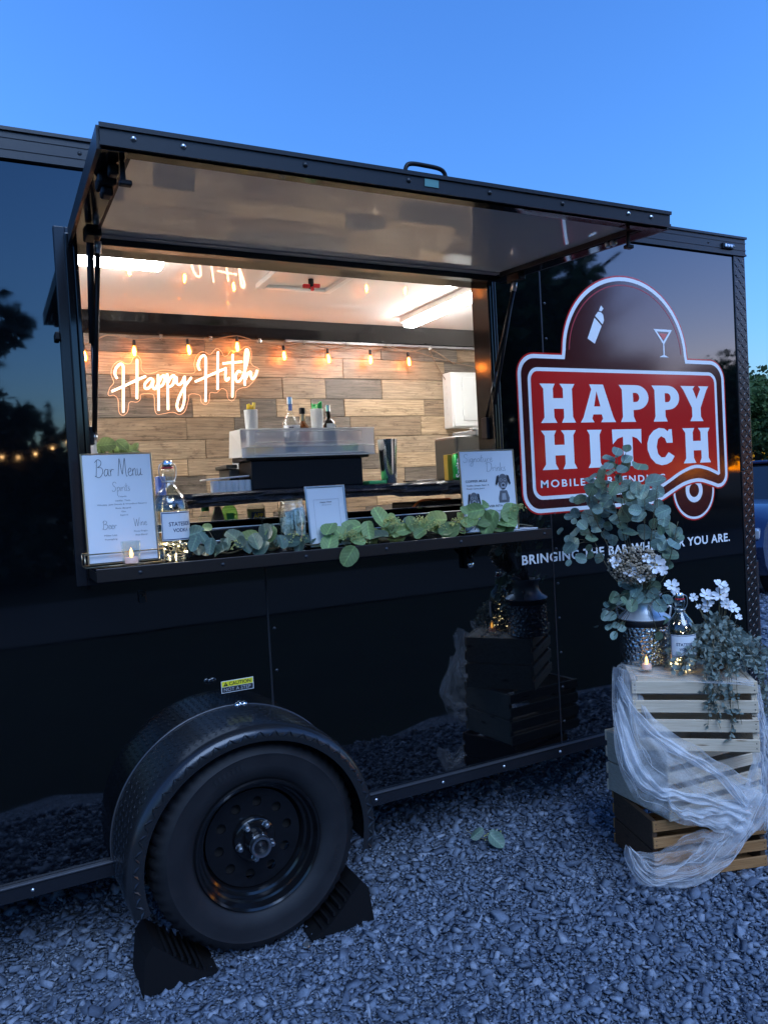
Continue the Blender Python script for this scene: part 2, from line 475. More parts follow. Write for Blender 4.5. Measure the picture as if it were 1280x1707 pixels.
TULLE = [([(1.32,-0.532,0.793),(1.306,-0.525,0.708),(1.281,-0.548,0.605),(1.252,-0.593,0.501),(1.259,-0.619,0.408),(1.3,-0.638,0.328),(1.37,-0.669,0.271),(1.453,-0.707,0.233),(1.553,-0.753,0.196),(1.664,-0.803,0.165)],[(1.4,-0.568,0.755),(1.415,-0.575,0.677),(1.418,-0.604,0.616),(1.442,-0.647,0.572),(1.486,-0.694,0.531),(1.524,-0.727,0.498),(1.573,-0.762,0.453),(1.633,-0.789,0.411),(1.682,-0.811,0.374),(1.732,-0.834,0.347)],1),([(1.581,-0.313,0.742),(1.657,-0.435,0.742),(1.702,-0.63,0.742),(1.685,-0.838,0.742)],[(1.462,-0.389,0.742),(1.437,-0.53,0.742),(1.523,-0.727,0.742),(1.622,-0.893,0.742)],0),([(1.72,-0.815,0.714),(1.715,-0.816,0.633),(1.708,-0.817,0.547),(1.698,-0.818,0.461),(1.673,-0.807,0.352),(1.65,-0.797,0.172)],[(1.771,-0.795,0.706),(1.782,-0.802,0.618),(1.801,-0.811,0.504),(1.828,-0.823,0.39),(1.849,-0.832,0.275),(1.877,-0.845,0.171)],1),([(1.754,-0.877,0.312),(1.673,-0.84,0.198),(1.605,-0.809,0.105),(1.532,-0.776,0.046),(1.42,-0.725,0.012),(1.31,-0.675,0.022),(1.252,-0.649,0.071),(1.231,-0.639,0.138),(1.235,-0.641,0.179)],[(1.642,-0.804,0.358),(1.582,-0.777,0.227),(1.534,-0.755,0.18),(1.492,-0.736,0.139),(1.44,-0.712,0.106),(1.378,-0.684,0.079),(1.338,-0.666,0.082),(1.3,-0.648,0.123),(1.261,-0.631,0.17)],1),([(1.655,-0.799,0.181),(1.573,-0.762,0.183),(1.503,-0.73,0.201),(1.431,-0.697,0.173),(1.368,-0.669,0.135),(1.287,-0.632,0.133)],[(1.621,-0.784,0.113),(1.549,-0.751,0.097),(1.468,-0.714,0.082),(1.386,-0.677,0.067),(1.335,-0.654,0.071),(1.287,-0.632,0.111)],2),([(1.282,-0.56,0.608),(1.261,-0.633,0.445),(1.327,-0.663,0.352),(1.407,-0.699,0.323),(1.526,-0.754,0.292),(1.656,-0.813,0.226)],[(1.319,-0.544,0.687),(1.317,-0.652,0.471),(1.369,-0.682,0.381),(1.438,-0.714,0.358),(1.548,-0.764,0.323),(1.668,-0.818,0.291)],3),([(1.321,-0.547,0.773),(1.372,-0.585,0.642),(1.412,-0.652,0.557),(1.481,-0.723,0.492),(1.57,-0.776,0.421),(1.657,-0.815,0.315)],[(1.311,-0.543,0.733),(1.34,-0.58,0.624),(1.382,-0.65,0.532),(1.453,-0.72,0.466),(1.549,-0.766,0.398),(1.645,-0.81,0.271)],3),([(1.385,-0.698,0.35),(1.409,-0.709,0.304),(1.479,-0.741,0.288),(1.56,-0.778,0.292),(1.64,-0.814,0.274)],[(1.389,-0.7,0.295),(1.447,-0.727,0.251),(1.517,-0.758,0.214),(1.586,-0.79,0.186),(1.64,-0.814,0.173)],3)]
# ---------------------------------------------------------------- materials
MT = {}
m = mat('black_gloss_panel', (0.0015, 0.002, 0.003), 0.05, ior=1.95)
v = coords(m, (1, 1, 1), 'World')
bump(m, noise(m, v, 1.7, 1.5), 0.03, 0.02)
nd, lk, bs = nodes(m)
rr = ramp(m, noise(m, coords(m, (3, 3, 9), 'World'), 4, 6), [(0.3, (0.015,) * 3), (0.75, (0.05,) * 3)])
lk.new(rr, bs.inputs['Roughness'])
MT['panel'] = m
MT['trim'] = mat('black_trim', (0.012, 0.013, 0.017), 0.22, spec=0.6)
MT['trim_m'] = mat('black_satin_metal', (0.015, 0.016, 0.02), 0.38, spec=0.6)
MT['gloss_black'] = mat('black_gloss_frame', (0.006, 0.006, 0.007), 0.1, spec=0.7)
m = mat('black_tread_plate', (0.035, 0.037, 0.042), 0.24, metal=0.6, spec=0.7)
bump(m, noise(m, coords(m, (1, 1, 1), 'World'), 60, 3), 0.08, 0.002)
MT['tread'] = m
MT['steel'] = mat('zinc_steel', (0.55, 0.56, 0.58), 0.28, metal=1.0)
MT['chrome'] = mat('polished_steel', (0.75, 0.76, 0.77), 0.14, metal=1.0)
m = mat('tyre_rubber', (0.012, 0.012, 0.013), 0.62, spec=0.35)
vv = coords(m, (1, 1, 1), 'World')
cc = ramp(m, noise(m, vv, 14, 6), [(0.35, (0.008, 0.0085, 0.011)), (0.7, (0.013, 0.0135, 0.016))])
nd, lk, bs = nodes(m)
lk.new(cc, bs.inputs['Base Color'])
bump(m, noise(m, vv, 90, 4), 0.15, 0.002)
MT['rubber'] = m
MT['chock'] = mat('black_chock_rubber', (0.005, 0.005, 0.006), 0.7, spec=0.2)
MT['worn_lit_edge'] = mat('worn_lit_black_edge', (0.10, 0.10, 0.11), 0.3, metal=0.6)
MT['white_vinyl'] = mat('white_vinyl', (0.80, 0.80, 0.80), 0.16, spec=0.5)
MT['red_vinyl'] = mat('red_vinyl', (0.50, 0.018, 0.016), 0.12, ior=1.7)
MT['maroon_vinyl'] = mat('maroon_vinyl', (0.055, 0.010, 0.010), 0.10, ior=1.8)
m = mat('glossy_white_ceiling', (0.84, 0.82, 0.80), 0.03, ior=1.7)
bump(m, noise(m, coords(m, (1, 1, 1), 'World'), 2.2, 1), 0.012, 0.02)
MT['ceiling'] = m
m = mat('hatch_liner', (0.66, 0.66, 0.665), 0.03, ior=2.6)
bump(m, noise(m, coords(m, (1, 1, 1), 'World'), 3, 1), 0.012, 0.02)
MT['liner'] = m
MT['led'] = emit('led_diffuser', (1.0, 0.985, 0.96), 112.0)
MT['white_plastic'] = mat('white_plastic', (0.66, 0.67, 0.66), 0.35)
MT['grey_plastic'] = mat('grey_plastic', (0.30, 0.32, 0.33), 0.4)
MT['black_plastic'] = mat('black_plastic', (0.008, 0.008, 0.010), 0.45, spec=0.3)
MT['neon'] = emit('neon_tube', (1.0, 0.48, 0.25), 9.0)
MT['neon_edge'] = mat('neon_lit_acrylic_edge', (0.9, 0.5, 0.3), 0.3, emis=(1.0, 0.38, 0.15), estr=0.22)  # emission puts the neon light caught by the clear rim into its colour
MT['acrylic'] = thin_glass('clear_acrylic', (0.97, 0.97, 0.97), 0.02, 0.03, 0.25)
MT['filament'] = emit('hot_filament', (1.0, 0.32, 0.06), 220.0)
m = thin_glass('amber_bulb_glass', (1.0, 0.72, 0.45), 0.06, 0.02, 0.4)
_n, _l = m.node_tree.nodes, m.node_tree.links
_e = _n.new('ShaderNodeEmission')
_e.inputs[0].default_value = (1.0, 0.30, 0.05, 1)
_e.inputs[1].default_value = 1.5 * LAMP
_a = _n.new('ShaderNodeAddShader')
_o = [q for q in _n if q.type == 'OUTPUT_MATERIAL'][0]
_l.new(_o.inputs[0].links[0].from_socket, _a.inputs[0])
_l.new(_e.outputs[0], _a.inputs[1])
_l.new(_a.outputs[0], _o.inputs[0])
MT['amber_glass'] = m
MT['cord'] = mat('clear_brown_cord', (0.16, 0.10, 0.06), 0.45)
MT['glass'] = thin_glass('bottle_glass', (0.93, 0.96, 0.95), 0.06, 0.02, 0.55)
MT['lens'] = thin_glass('clear_lens', (0.9, 0.9, 0.9), 0.15, 0.08, 0.6)
MT['green_glass'] = thin_glass('green_glass', (0.55, 0.9, 0.5), 0.08, 0.03, 0.5)
MT['print_paper'] = mat('paper_white', (0.78, 0.78, 0.79), 0.30, coat=0.4)
MT['ink'] = mat('black_ink', (0.02, 0.02, 0.024), 0.5)
MT['ink_grey'] = mat('grey_ink', (0.13, 0.13, 0.14), 0.5)
MT['ink_light'] = mat('light_grey_ink', (0.36, 0.36, 0.38), 0.5)
MT['navy'] = mat('navy_print', (0.02, 0.035, 0.10), 0.45)
MT['brass'] = mat('brushed_brass_wire', (0.55, 0.42, 0.26), 0.3, metal=1.0)
MT['flame'] = emit('led_flame', (1.0, 0.42, 0.05), 9.0)
MT['wax'] = mat('flame_lit_wax', (0.75, 0.62, 0.58), 0.5, emis=(1.0, 0.45, 0.32), estr=0.28)  # pink tint and emission put the flame's glow into the wax
MT['fairy'] = emit('fairy_light', (1.0, 0.75, 0.38), 30.0)
MT['wire'] = mat('copper_wire', (0.5, 0.42, 0.3), 0.35, metal=1.0)
MT['yellow'] = mat('yellow_plastic', (0.75, 0.52, 0.01), 0.4)
MT['green'] = mat('green_plastic', (0.02, 0.45, 0.10), 0.4)
MT['green_can'] = mat('green_can', (0.01, 0.33, 0.07), 0.22, metal=0.3)
MT['blue_box'] = mat('blue_card', (0.12, 0.20, 0.55), 0.5)
MT['amber_liquor'] = thin_glass('brown_liquor_glass', (0.60, 0.35, 0.15), 0.08, 0.03, 0.5)
MT['red'] = mat('red_plastic', (0.5, 0.02, 0.03), 0.35)
MT['yellow_sticker'] = mat('yellow_sticker', (0.78, 0.68, 0.03), 0.4)

def plank_mat(name, a, b, c, dark):
    m = mat(name, a, 0.42, spec=0.4)
    n, l, bs = nodes(m)
    v = coords(m, (1.2, 1, 12), 'World', rnd=True)
    g1 = noise(m, v, 3.2, 8, 0.62, 1.2)
    col = ramp(m, g1, [(0.25, a), (0.5, b), (0.78, c)])
    v2 = coords(m, (2.0, 1, 90), 'World', rnd=True)
    g2 = noise(m, v2, 2.4, 5, 0.7, 0.4)
    gr = ramp(m, g2, [(0.38, (0.38,) * 3), (0.60, (1.0,) * 3)])
    col = mixc(m, dark, col, gr, 'MULTIPLY')
    v3 = coords(m, (3.5, 1, 9), 'World', rnd=True)
    sp = ramp(m, noise(m, v3, 3.0, 6, 0.75), [(0.55, (1,) * 3), (0.68, (0.35, 0.31, 0.28))])
    col = mixc(m, 0.85, col, sp, 'MULTIPLY')
    l.new(col, bs.inputs['Base Color'])
    bump(m, g2, 0.2, 0.002)
    return m
MT['planks'] = [
    plank_mat('tan_plank', (0.20, 0.148, 0.096), (0.29, 0.22, 0.148), (0.38, 0.30, 0.212), 0.95),
    plank_mat('honey_plank', (0.26, 0.185, 0.112), (0.36, 0.265, 0.168), (0.45, 0.345, 0.23), 0.9),
    plank_mat('grey_plank', (0.075, 0.064, 0.053), (0.13, 0.11, 0.09), (0.23, 0.195, 0.158), 0.95),
    plank_mat('brown_plank', (0.15, 0.105, 0.068), (0.22, 0.16, 0.105), (0.31, 0.235, 0.16), 0.9)]

def crate_wood(name, a, b, c, ring):
    m = mat(name, a, 0.62, spec=0.3)
    n, l, bs = nodes(m)
    v = coords(m, (2.2, 14, 14), 'Generated', rnd=True)
    g1 = noise(m, v, 1.6, 6, 0.6, 0.8)
    col = ramp(m, g1, [(0.28, a), (0.5, b), (0.75, c)])
    kn = n.new('ShaderNodeTexVoronoi')
    kn.inputs['Scale'].default_value = 1.5
    l.new(coords(m, (2.0, 1.6, 1.6), 'Generated', rnd=True), kn.inputs['Vector'])
    kc = ramp(m, kn.outputs['Distance'], [(0.06, ring), (0.13, (0.6, 0.52, 0.45)), (0.2, (1, 1, 1))])
    col = mixc(m, 0.85, col, kc, 'MULTIPLY')
    l.new(col, bs.inputs['Base Color'])
    bump(m, g1, 0.15, 0.002)
    return m
MT['pine'] = crate_wood('pale_pine', (0.44, 0.32, 0.205), (0.62, 0.485, 0.34), (0.75, 0.63, 0.48), (0.22, 0.13, 0.07))
MT['pine_end'] = crate_wood('shaded_pine', (0.33, 0.28, 0.21), (0.42, 0.36, 0.28), (0.48, 0.43, 0.34), (0.25, 0.17, 0.10))  # grey-green shade of the end boards put into the pine colour
MT['stain'] = crate_wood('brown_stained_wood', (0.17, 0.075, 0.025), (0.33, 0.16, 0.06), (0.46, 0.25, 0.11), (0.10, 0.05, 0.03))
MT['stain_dark'] = crate_wood('dark_stained_wood', (0.055, 0.03, 0.016), (0.08, 0.045, 0.026), (0.115, 0.065, 0.04), (0.05, 0.03, 0.02))

def leaf_mat(name, a, b, tr=0.25, rough=0.45, veins=True):
    m = mat(name, a, rough, spec=0.35)
    n, l, bs = nodes(m)
    v = coords(m, (1, 1, 1), 'Object', rnd=True)
    c1 = ramp(m, noise(m, v, 22, 4), [(0.3, a), (0.7, b)])
    oi = n.new('ShaderNodeObjectInfo')
    hs = n.new('ShaderNodeHueSaturation')
    mr = n.new('ShaderNodeMapRange')
    mr.inputs['To Min'].default_value = 0.65
    mr.inputs['To Max'].default_value = 1.35
    l.new(oi.outputs['Random'], mr.inputs['Value'])
    l.new(mr.outputs[0], hs.inputs['Value'])
    sx = n.new('ShaderNodeSeparateXYZ')
    tco = n.new('ShaderNodeTexCoord')
    l.new(tco.outputs['Object'], sx.inputs[0])
    ab = n.new('ShaderNodeMath')
    ab.operation = 'ABSOLUTE'
    l.new(sx.outputs[0], ab.inputs[0])
    vein = ramp(m, ab.outputs[0], [(0.0, (1.55, 1.6, 1.4)), (0.045, (1.35, 1.4, 1.25)), (0.09, (1.0, 1.0, 1.0))])
    sv = n.new('ShaderNodeMath')
    sv.operation = 'MULTIPLY_ADD'
    sv.inputs[1].default_value = -0.8
    l.new(ab.outputs[0], sv.inputs[0])
    l.new(sx.outputs[1], sv.inputs[2])
    sm = n.new('ShaderNodeMath')
    sm.operation = 'SINE'
    mm = n.new('ShaderNodeMath')
    mm.operation = 'MULTIPLY'
    mm.inputs[1].default_value = 16.0
    l.new(sv.outputs[0], mm.inputs[0])
    l.new(mm.outputs[0], sm.inputs[0])
    side = ramp(m, sm.outputs[0], [(0.0, (0.9, 0.9, 0.9)), (0.85, (1.0, 1.0, 1.0)), (1.0, (1.25, 1.25, 1.2))])
    c1 = mixc(m, 1.0 if veins else 0.0, c1, vein, 'MULTIPLY')
    c1 = mixc(m, 0.8 if veins else 0.0, c1, side, 'MULTIPLY')
    l.new(c1, hs.inputs['Color'])
    l.new(hs.outputs[0], bs.inputs['Base Color'])
    t = n.new('ShaderNodeBsdfTranslucent')
    l.new(hs.outputs[0], t.inputs[0])
    mx = n.new('ShaderNodeMixShader')
    mx.inputs[0].default_value = tr
    l.new(bs.outputs[0], mx.inputs[1])
    l.new(t.outputs[0], mx.inputs[2])
    out = [q for q in n if q.type == 'OUTPUT_MATERIAL'][0]
    l.new(mx.outputs[0], out.inputs[0])
    bump(m, noise(m, v, 60, 3), 0.1, 0.001)
    return m
MT['euc_leaf'] = leaf_mat('silver_green_leaf', (0.15, 0.23, 0.20), (0.24, 0.33, 0.29))
MT['euc_leaf_d'] = leaf_mat('olive_green_leaf', (0.10, 0.16, 0.10), (0.16, 0.22, 0.15))
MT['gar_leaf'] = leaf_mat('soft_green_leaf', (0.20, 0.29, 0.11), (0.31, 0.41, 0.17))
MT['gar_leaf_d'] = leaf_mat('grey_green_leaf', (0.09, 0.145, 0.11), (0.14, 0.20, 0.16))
MT['sprig'] = mat('yellow_green_buds', (0.42, 0.42, 0.14), 0.6)
MT['stem'] = mat('brown_green_stem', (0.10, 0.085, 0.045), 0.6)
MT['seed'] = mat('dried_seed_head', (0.36, 0.29, 0.21), 0.7)
m = mat('white_petal', (0.82, 0.82, 0.84), 0.5)
n_, l_, b_ = nodes(m)
l_.new(ramp(m, noise(m, coords(m, (1, 1, 1), 'Object', True), 3.0, 3), [(0.3, (0.62, 0.63, 0.68)), (0.65, (0.85, 0.85, 0.86))]), b_.inputs['Base Color'])
MT['petal'] = m
MT['pollen'] = mat('flower_centre', (0.25, 0.19, 0.05), 0.8)
MT['dusty'] = leaf_mat('dusty_green_leaf', (0.27, 0.34, 0.30), (0.38, 0.45, 0.40), 0.2, 0.55, False)

m = mat('hammered_zinc', (0.42, 0.44, 0.46), 0.25, metal=1.0)
n_, l_, b_ = nodes(m)
vo = n_.new('ShaderNodeTexVoronoi')
vo.feature = 'SMOOTH_F1'
vo.inputs['Scale'].default_value = 85
l_.new(coords(m, (1, 1, 1), 'Object'), vo.inputs['Vector'])
bump(m, vo.outputs['Distance'], 0.9, 0.008)
MT['hammered'] = m
m = mat('dull_zinc', (0.60, 0.63, 0.66), 0.42, metal=0.7)
bump(m, noise(m, coords(m, (1, 1, 1), 'Object'), 30, 4), 0.1, 0.003)
MT['zinc'] = m

m = mat('black_live_edge', (0.012, 0.014, 0.02), 0.3, spec=0.5)
vv = coords(m, (3, 3, 14), 'World')
g = noise(m, vv, 7, 8, 0.75, 1.0)
n_, l_, b_ = nodes(m)
l_.new(ramp(m, g, [(0.45, (0.006, 0.008, 0.013)), (0.62, (0.02, 0.026, 0.04)), (0.75, (0.10, 0.11, 0.13))]), b_.inputs['Base Color'])
bump(m, g, 0.7, 0.01)
MT['live_edge'] = m

# sheer white tulle
def tulle_mat(name, lo, hi):
    m = bpy.data.materials.new(name)
    m.use_nodes = True
    n, l = m.node_tree.nodes, m.node_tree.links
    n.clear()
    o = n.new('ShaderNodeOutputMaterial')
    tc = n.new('ShaderNodeTexCoord')
    mp = n.new('ShaderNodeMapping')
    mp.inputs['Scale'].default_value = (0.9, 5.0, 1)
    l.new(tc.outputs['UV'], mp.inputs['Vector'])
    t1 = n.new('ShaderNodeTexNoise')
    t1.inputs['Scale'].default_value = 1.6
    t1.inputs['Detail'].default_value = 4
    t1.inputs['Roughness'].default_value = 0.5
    t1.inputs['Distortion'].default_value = 1.2
    l.new(mp.outputs[0], t1.inputs['Vector'])
    t2 = n.new('ShaderNodeTexNoise')
    t2.inputs['Scale'].default_value = 190
    t2.inputs['Detail'].default_value = 5
    t2.inputs['Roughness'].default_value = 0.7
    l.new(tc.outputs['Object'], t2.inputs['Vector'])
    t3 = n.new('ShaderNodeTexNoise')
    t3.inputs['Scale'].default_value = 9
    t3.inputs['Detail'].default_value = 4
    t3.inputs['Distortion'].default_value = 1.5
    l.new(tc.outputs['Object'], t3.inputs['Vector'])
    s1 = n.new('ShaderNodeMath')
    s1.operation = 'MULTIPLY_ADD'
    s1.inputs[1].default_value = 0.5
    l.new(t2.outputs['Fac'], s1.inputs[0])
    l.new(t1.outputs['Fac'], s1.inputs[2])
    s2 = n.new('ShaderNodeMath')
    s2.operation = 'MULTIPLY_ADD'
    s2.inputs[1].default_value = 0.7
    l.new(t3.outputs['Fac'], s2.inputs[0])
    l.new(s1.outputs[0], s2.inputs[2])
    mr = n.new('ShaderNodeMapRange')
    mr.inputs['From Min'].default_value = 0.86
    mr.inputs['From Max'].default_value = 1.34
    mr.inputs['To Min'].default_value = lo
    mr.inputs['To Max'].default_value = hi
    l.new(s2.outputs[0], mr.inputs['Value'])
    d = n.new('ShaderNodeBsdfDiffuse')
    d.inputs[0].default_value = (0.86, 0.86, 0.87, 1)
    tl = n.new('ShaderNodeBsdfTranslucent')
    tl.inputs[0].default_value = (0.86, 0.86, 0.87, 1)
    m1 = n.new('ShaderNodeMixShader')
    m1.inputs[0].default_value = 0.4
    l.new(d.outputs[0], m1.inputs[1])
    l.new(tl.outputs[0], m1.inputs[2])
    tr = n.new('ShaderNodeBsdfTransparent')
    m2 = n.new('ShaderNodeMixShader')
    l.new(mr.outputs[0], m2.inputs[0])
    l.new(tr.outputs[0], m2.inputs[1])
    l.new(m1.outputs[0], m2.inputs[2])
    l.new(m2.outputs[0], o.inputs[0])
    return m
MT['tulle'] = tulle_mat('sheer_tulle', 0.16, 0.60)
MT['tulle_dense'] = tulle_mat('gathered_tulle', 0.38, 0.85)
MT['tulle_thin'] = tulle_mat('thin_sheer_tulle', 0.10, 0.42)
MT['frosted'] = mat('clear_frosted_lid', (0.80, 0.79, 0.74), 0.25, alpha=0.55)

# gravel
m = mat('grey_gravel_stone', (0.2, 0.2, 0.2), 0.8, spec=0.25)
n_, l_, b_ = nodes(m)
ge = n_.new('ShaderNodeNewGeometry')
c = ramp(m, ge.outputs['Random Per Island'], [(0.0, (0.085, 0.105, 0.145)), (0.45, (0.135, 0.165, 0.22)), (0.8, (0.185, 0.22, 0.285)), (1.0, (0.29, 0.32, 0.38))])
g2 = ramp(m, noise(m, coords(m, (1, 1, 1), 'World'), 140, 3), [(0.3, (0.7,) * 3), (0.7, (1.0,) * 3)])
l_.new(mixc(m, 1.0, c, g2, 'MULTIPLY'), b_.inputs['Base Color'])
MT['stone'] = m
m = mat('gravel_bed', (0.12, 0.12, 0.12), 0.9, spec=0.2)
n_, l_, b_ = nodes(m)
vo = n_.new('ShaderNodeTexVoronoi')
vo.inputs['Scale'].default_value = 75
l_.new(coords(m, (1, 1, 1), 'World'), vo.inputs['Vector'])
sep = n_.new('ShaderNodeSeparateColor')
l_.new(vo.outputs['Color'], sep.inputs[0])
c = ramp(m, sep.outputs[0], [(0.0, (0.07, 0.084, 0.11)), (0.5, (0.115, 0.135, 0.17)), (1.0, (0.18, 0.205, 0.25))])
l_.new(c, b_.inputs['Base Color'])
bump(m, vo.outputs['Distance'], 1.0, 0.012)
MT['gravel_bed'] = m
m = mat('lawn', (0.03, 0.06, 0.015), 0.9, spec=0.1)
n_, l_, b_ = nodes(m)
l_.new(ramp(m, noise(m, coords(m, (1, 1, 1), 'World'), 1.5, 8, 0.7), [(0.3, (0.006, 0.0085, 0.006)), (0.7, (0.013, 0.018, 0.010))]), b_.inputs['Base Color'])
MT['lawn'] = m
m = mat('asphalt', (0.022, 0.024, 0.028), 0.85, spec=0.2)
MT['asphalt'] = m
MT['bark'] = mat('tree_bark', (0.06, 0.045, 0.033), 0.9)
MT['foliage'] = leaf_mat('tree_foliage', (0.035, 0.065, 0.02), (0.07, 0.12, 0.035), 0.25, 0.6, False)
MT['conifer'] = leaf_mat('conifer_foliage', (0.015, 0.035, 0.016), (0.03, 0.06, 0.026), 0.1, 0.7, False)
MT['car_paint'] = mat('dark_blue_car_paint', (0.010, 0.022, 0.07), 0.22, metal=0.4, coat=1.0)
MT['car_glass'] = mat('dark_car_glass', (0.01, 0.012, 0.015), 0.05, spec=0.8)
# ---------------------------------------------------------------- the setting: ground
def sheet(name, x0, x1, y0, y1, z, mt, n=1):
    v, f = [], []
    for j in range(n + 1):
        for i in range(n + 1):
            v.append((x0 + (x1 - x0) * i / n, y0 + (y1 - y0) * j / n, z))
    for j in range(n):
        for i in range(n):
            a = j * (n + 1) + i
            f.append((a, a + 1, a + n + 2, a + n + 1))
    o = part(name, (v, f), mt)
    o['kind'] = 'structure'
    return o
g = sheet('ground', -900, 900, -900, 900, -0.030, MT['lawn'])
rgd = random.Random(2)
ex = [-14 + 0.25 * i for i in range(161)]
ey = [-1.52 + 0.10 * math.sin(x * 2.1) + 0.07 * math.sin(x * 5.3 + 1) + rgd.uniform(-0.05, 0.05) for x in ex]
g = part('driveway', ([(x, y, -0.012) for x, y in zip(ex, ey)] + [(x, 14, -0.012) for x in ex], [(i, i + 1, 162 + i, 161 + i) for i in range(160)]), MT['gravel_bed'])
g['kind'] = 'structure'
g = sheet('road', -60, 80, -10.5, -6.6, -0.012, MT['asphalt'])

def gravel():
    """loose angular stones over the part of the yard in view"""
    zones = [(-1.0, 1.2, -1.45, -0.20, 10500, 0.0056), (-1.0, 3.2, -0.2, 0.75, 5400, 0.0064), (1.2, 3.2, -1.45, -0.2, 8600, 0.0060), (3.2, 8.0, -1.0, 4.5, 520, 0.014), (-1.6, 3.2, 0.75, 1.6, 900, 0.012)]
    P, S = [], []
    for x0, x1, y0, y1, d, s in zones:
        k = int((x1 - x0) * (y1 - y0) * d)
        P.append(np.stack([RNG.uniform(x0, x1, k), RNG.uniform(y0, y1, k)], 1))
        S.append(s * np.exp(RNG.normal(0, 0.52, k)))
    P, S = np.concatenate(P), np.clip(np.concatenate(S), 0.003, 0.026)
    N = len(P)
    base = np.array([(-1, -1, -1), (1, -1, -1), (1, 1, -1), (-1, 1, -1), (-1, -1, 1), (1, -1, 1), (1, 1, 1), (-1, 1, 1)], float)
    V = base[None] * RNG.uniform(0.35, 1.1, (N, 8, 3))
    V *= np.stack([RNG.uniform(0.8, 1.5, N), RNG.uniform(0.6, 1.0, N), RNG.uniform(0.22, 0.5, N)], 1)[:, None, :]
    def rot(ax, an):
        c, s = np.cos(an), np.sin(an)
        R = np.zeros((N, 3, 3))
        i, j = [(1, 2), (0, 2), (0, 1)][ax]
        R[:, ax, ax] = 1
        R[:, i, i] = c; R[:, j, j] = c; R[:, i, j] = -s; R[:, j, i] = s
        return R
    R = rot(2, RNG.uniform(0, 6.28, N)) @ rot(0, RNG.normal(0, 0.45, N)) @ rot(1, RNG.normal(0, 0.45, N))
    V = np.einsum('nij,nkj->nki', R, V) * S[:, None, None]
    V[:, :, 0] += P[:, 0:1]
    V[:, :, 1] += P[:, 1:2]
    V[:, :, 2] += (-0.010 + S * 0.35 + RNG.uniform(0, 0.004, N))[:, None]
    q = np.array([(0, 3, 2, 1), (4, 5, 6, 7), (0, 1, 5, 4), (1, 2, 6, 5), (2, 3, 7, 6), (3, 0, 4, 7)])
    F = (q[None] + (np.arange(N) * 8)[:, None, None]).reshape(-1)
    me = bpy.data.meshes.new('gravel')
    me.vertices.add(N * 8)
    me.vertices.foreach_set('co', V.reshape(-1).astype(np.float32))
    me.loops.add(len(F))
    me.loops.foreach_set('vertex_index', F.astype(np.int32))
    me.polygons.add(N * 6)
    me.polygons.foreach_set('loop_start', np.arange(0, len(F), 4, dtype=np.int32))
    me.update(calc_edges=True)
    me.materials.append(MT['stone'])
    o = bpy.data.objects.new('gravel', me)
    COL.objects.link(o)
    o['kind'] = 'stuff'
    o['label'] = 'loose angular grey gravel covering the yard around the trailer'
    o['category'] = 'gravel'
gravel()
# ---------------------------------------------------------------- the trailer
TR = thing('bar_trailer', 'black enclosed trailer bar with raised serving hatch and red sign on its side', 'trailer', (0, 1.0, 0))
XL, XR = -3.2, 2.75
OX0, OX1, OZ0, OZ1 = -0.41, 1.18, 1.422, 2.345

def rect_hole(x0, x1, z0, z1, y0, y1):
    out = []
    hx0, hx1 = max(x0, OX0), min(x1, OX1)
    if hx0 >= hx1:
        return gbox(x0, x1, y0, y1, z0, z1)
    if x0 < hx0:
        out.append(gbox(x0, hx0, y0, y1, z0, z1))
    if hx1 < x1:
        out.append(gbox(hx1, x1, y0, y1, z0, z1))
    out.append(gbox(hx0, hx1, y0, y1, z0, OZ0))
    out.append(gbox(hx0, hx1, y0, y1, OZ1, z1))
    return gjoin(out)
for a, b in ((XL, -1.17), (-1.166, 0.163), (0.167, 1.49), (1.494, XR)):
    part('side_panel', rect_hole(a, b, 0.31, 2.607, 0.0, 0.03), MT['panel'], TR)
for x in (-1.168, 0.165, 1.492):
    zz = [(0.31, 1.26), (2.41, 2.6)] if -0.5 < x < 1.2 else [(0.31, 2.6)]
    each('seam_strip', [gbox(x - 0.0035, x + 0.0035, -0.0018, 0.004, a, b) for a, b in zz], MT['trim_m'], TR)

screw_me = mesh(*gjoin([glathe([(0.0, -0.0042), (0.0032, -0.0038), (0.0062, -0.0015), (0.007, 0.0)], 10, 'y')]), True, 'screw')
screw_me.materials.append(MT['steel'])
screw_b = screw_me.copy()
screw_b.materials.clear()
screw_b.materials.append(MT['trim_m'])
def screws(parent, pts, me=screw_me):
    for p in pts:
        inst('screw', me, Matrix.Translation(p), parent)
screws(TR, [(1.513, 0.0, 0.42 + 0.155 * i) for i in range(13)], screw_b)
screws(TR, [(0.187, 0.0, 0.55 + 0.155 * i) for i in range(4)], screw_b)

# roof edge, corner and skirt
rt_ = part('roof_trim', gjoin([gbev(XL, 2.836, -0.012, 0.05, 2.604, 2.690, 0.003), gbox(XL, 2.84, -0.020, 0.05, 2.684, 2.695), gbox(XL, 2.837, -0.016, 0.0, 2.598, 2.608), gbox(XL, 2.8365, -0.0145, 0, 2.662, 2.665), gbox(XL, 2.8365, -0.0145, 0, 2.626, 2.629)]), MT['trim_m'], TR)
screws(rt_, [(-2.9 + 0.42 * i, -0.012, 2.645) for i in range(14)], screw_b)
ml = part('marker_lamp', gjoin([gbev(2.655, 2.735, -0.022, -0.011, 2.622, 2.652, 0.004), ]), MT['black_plastic'], TR)
part('lamp_lens', gbev(2.661, 2.729, -0.036, -0.018, 2.627, 2.647, 0.008), MT['lens'], ml)
each('reflector', [gbev(2.666 + 0.02 * i, 2.682 + 0.02 * i, -0.028, -0.021, 2.629, 2.645, 0.003) for i in range(3)], MT['chrome'], ml)
sk = part('skirt_rail', gjoin([gbox(XL, 2.80, -0.014, 0.05, 0.272, 0.3165)]), MT['trim'], TR)
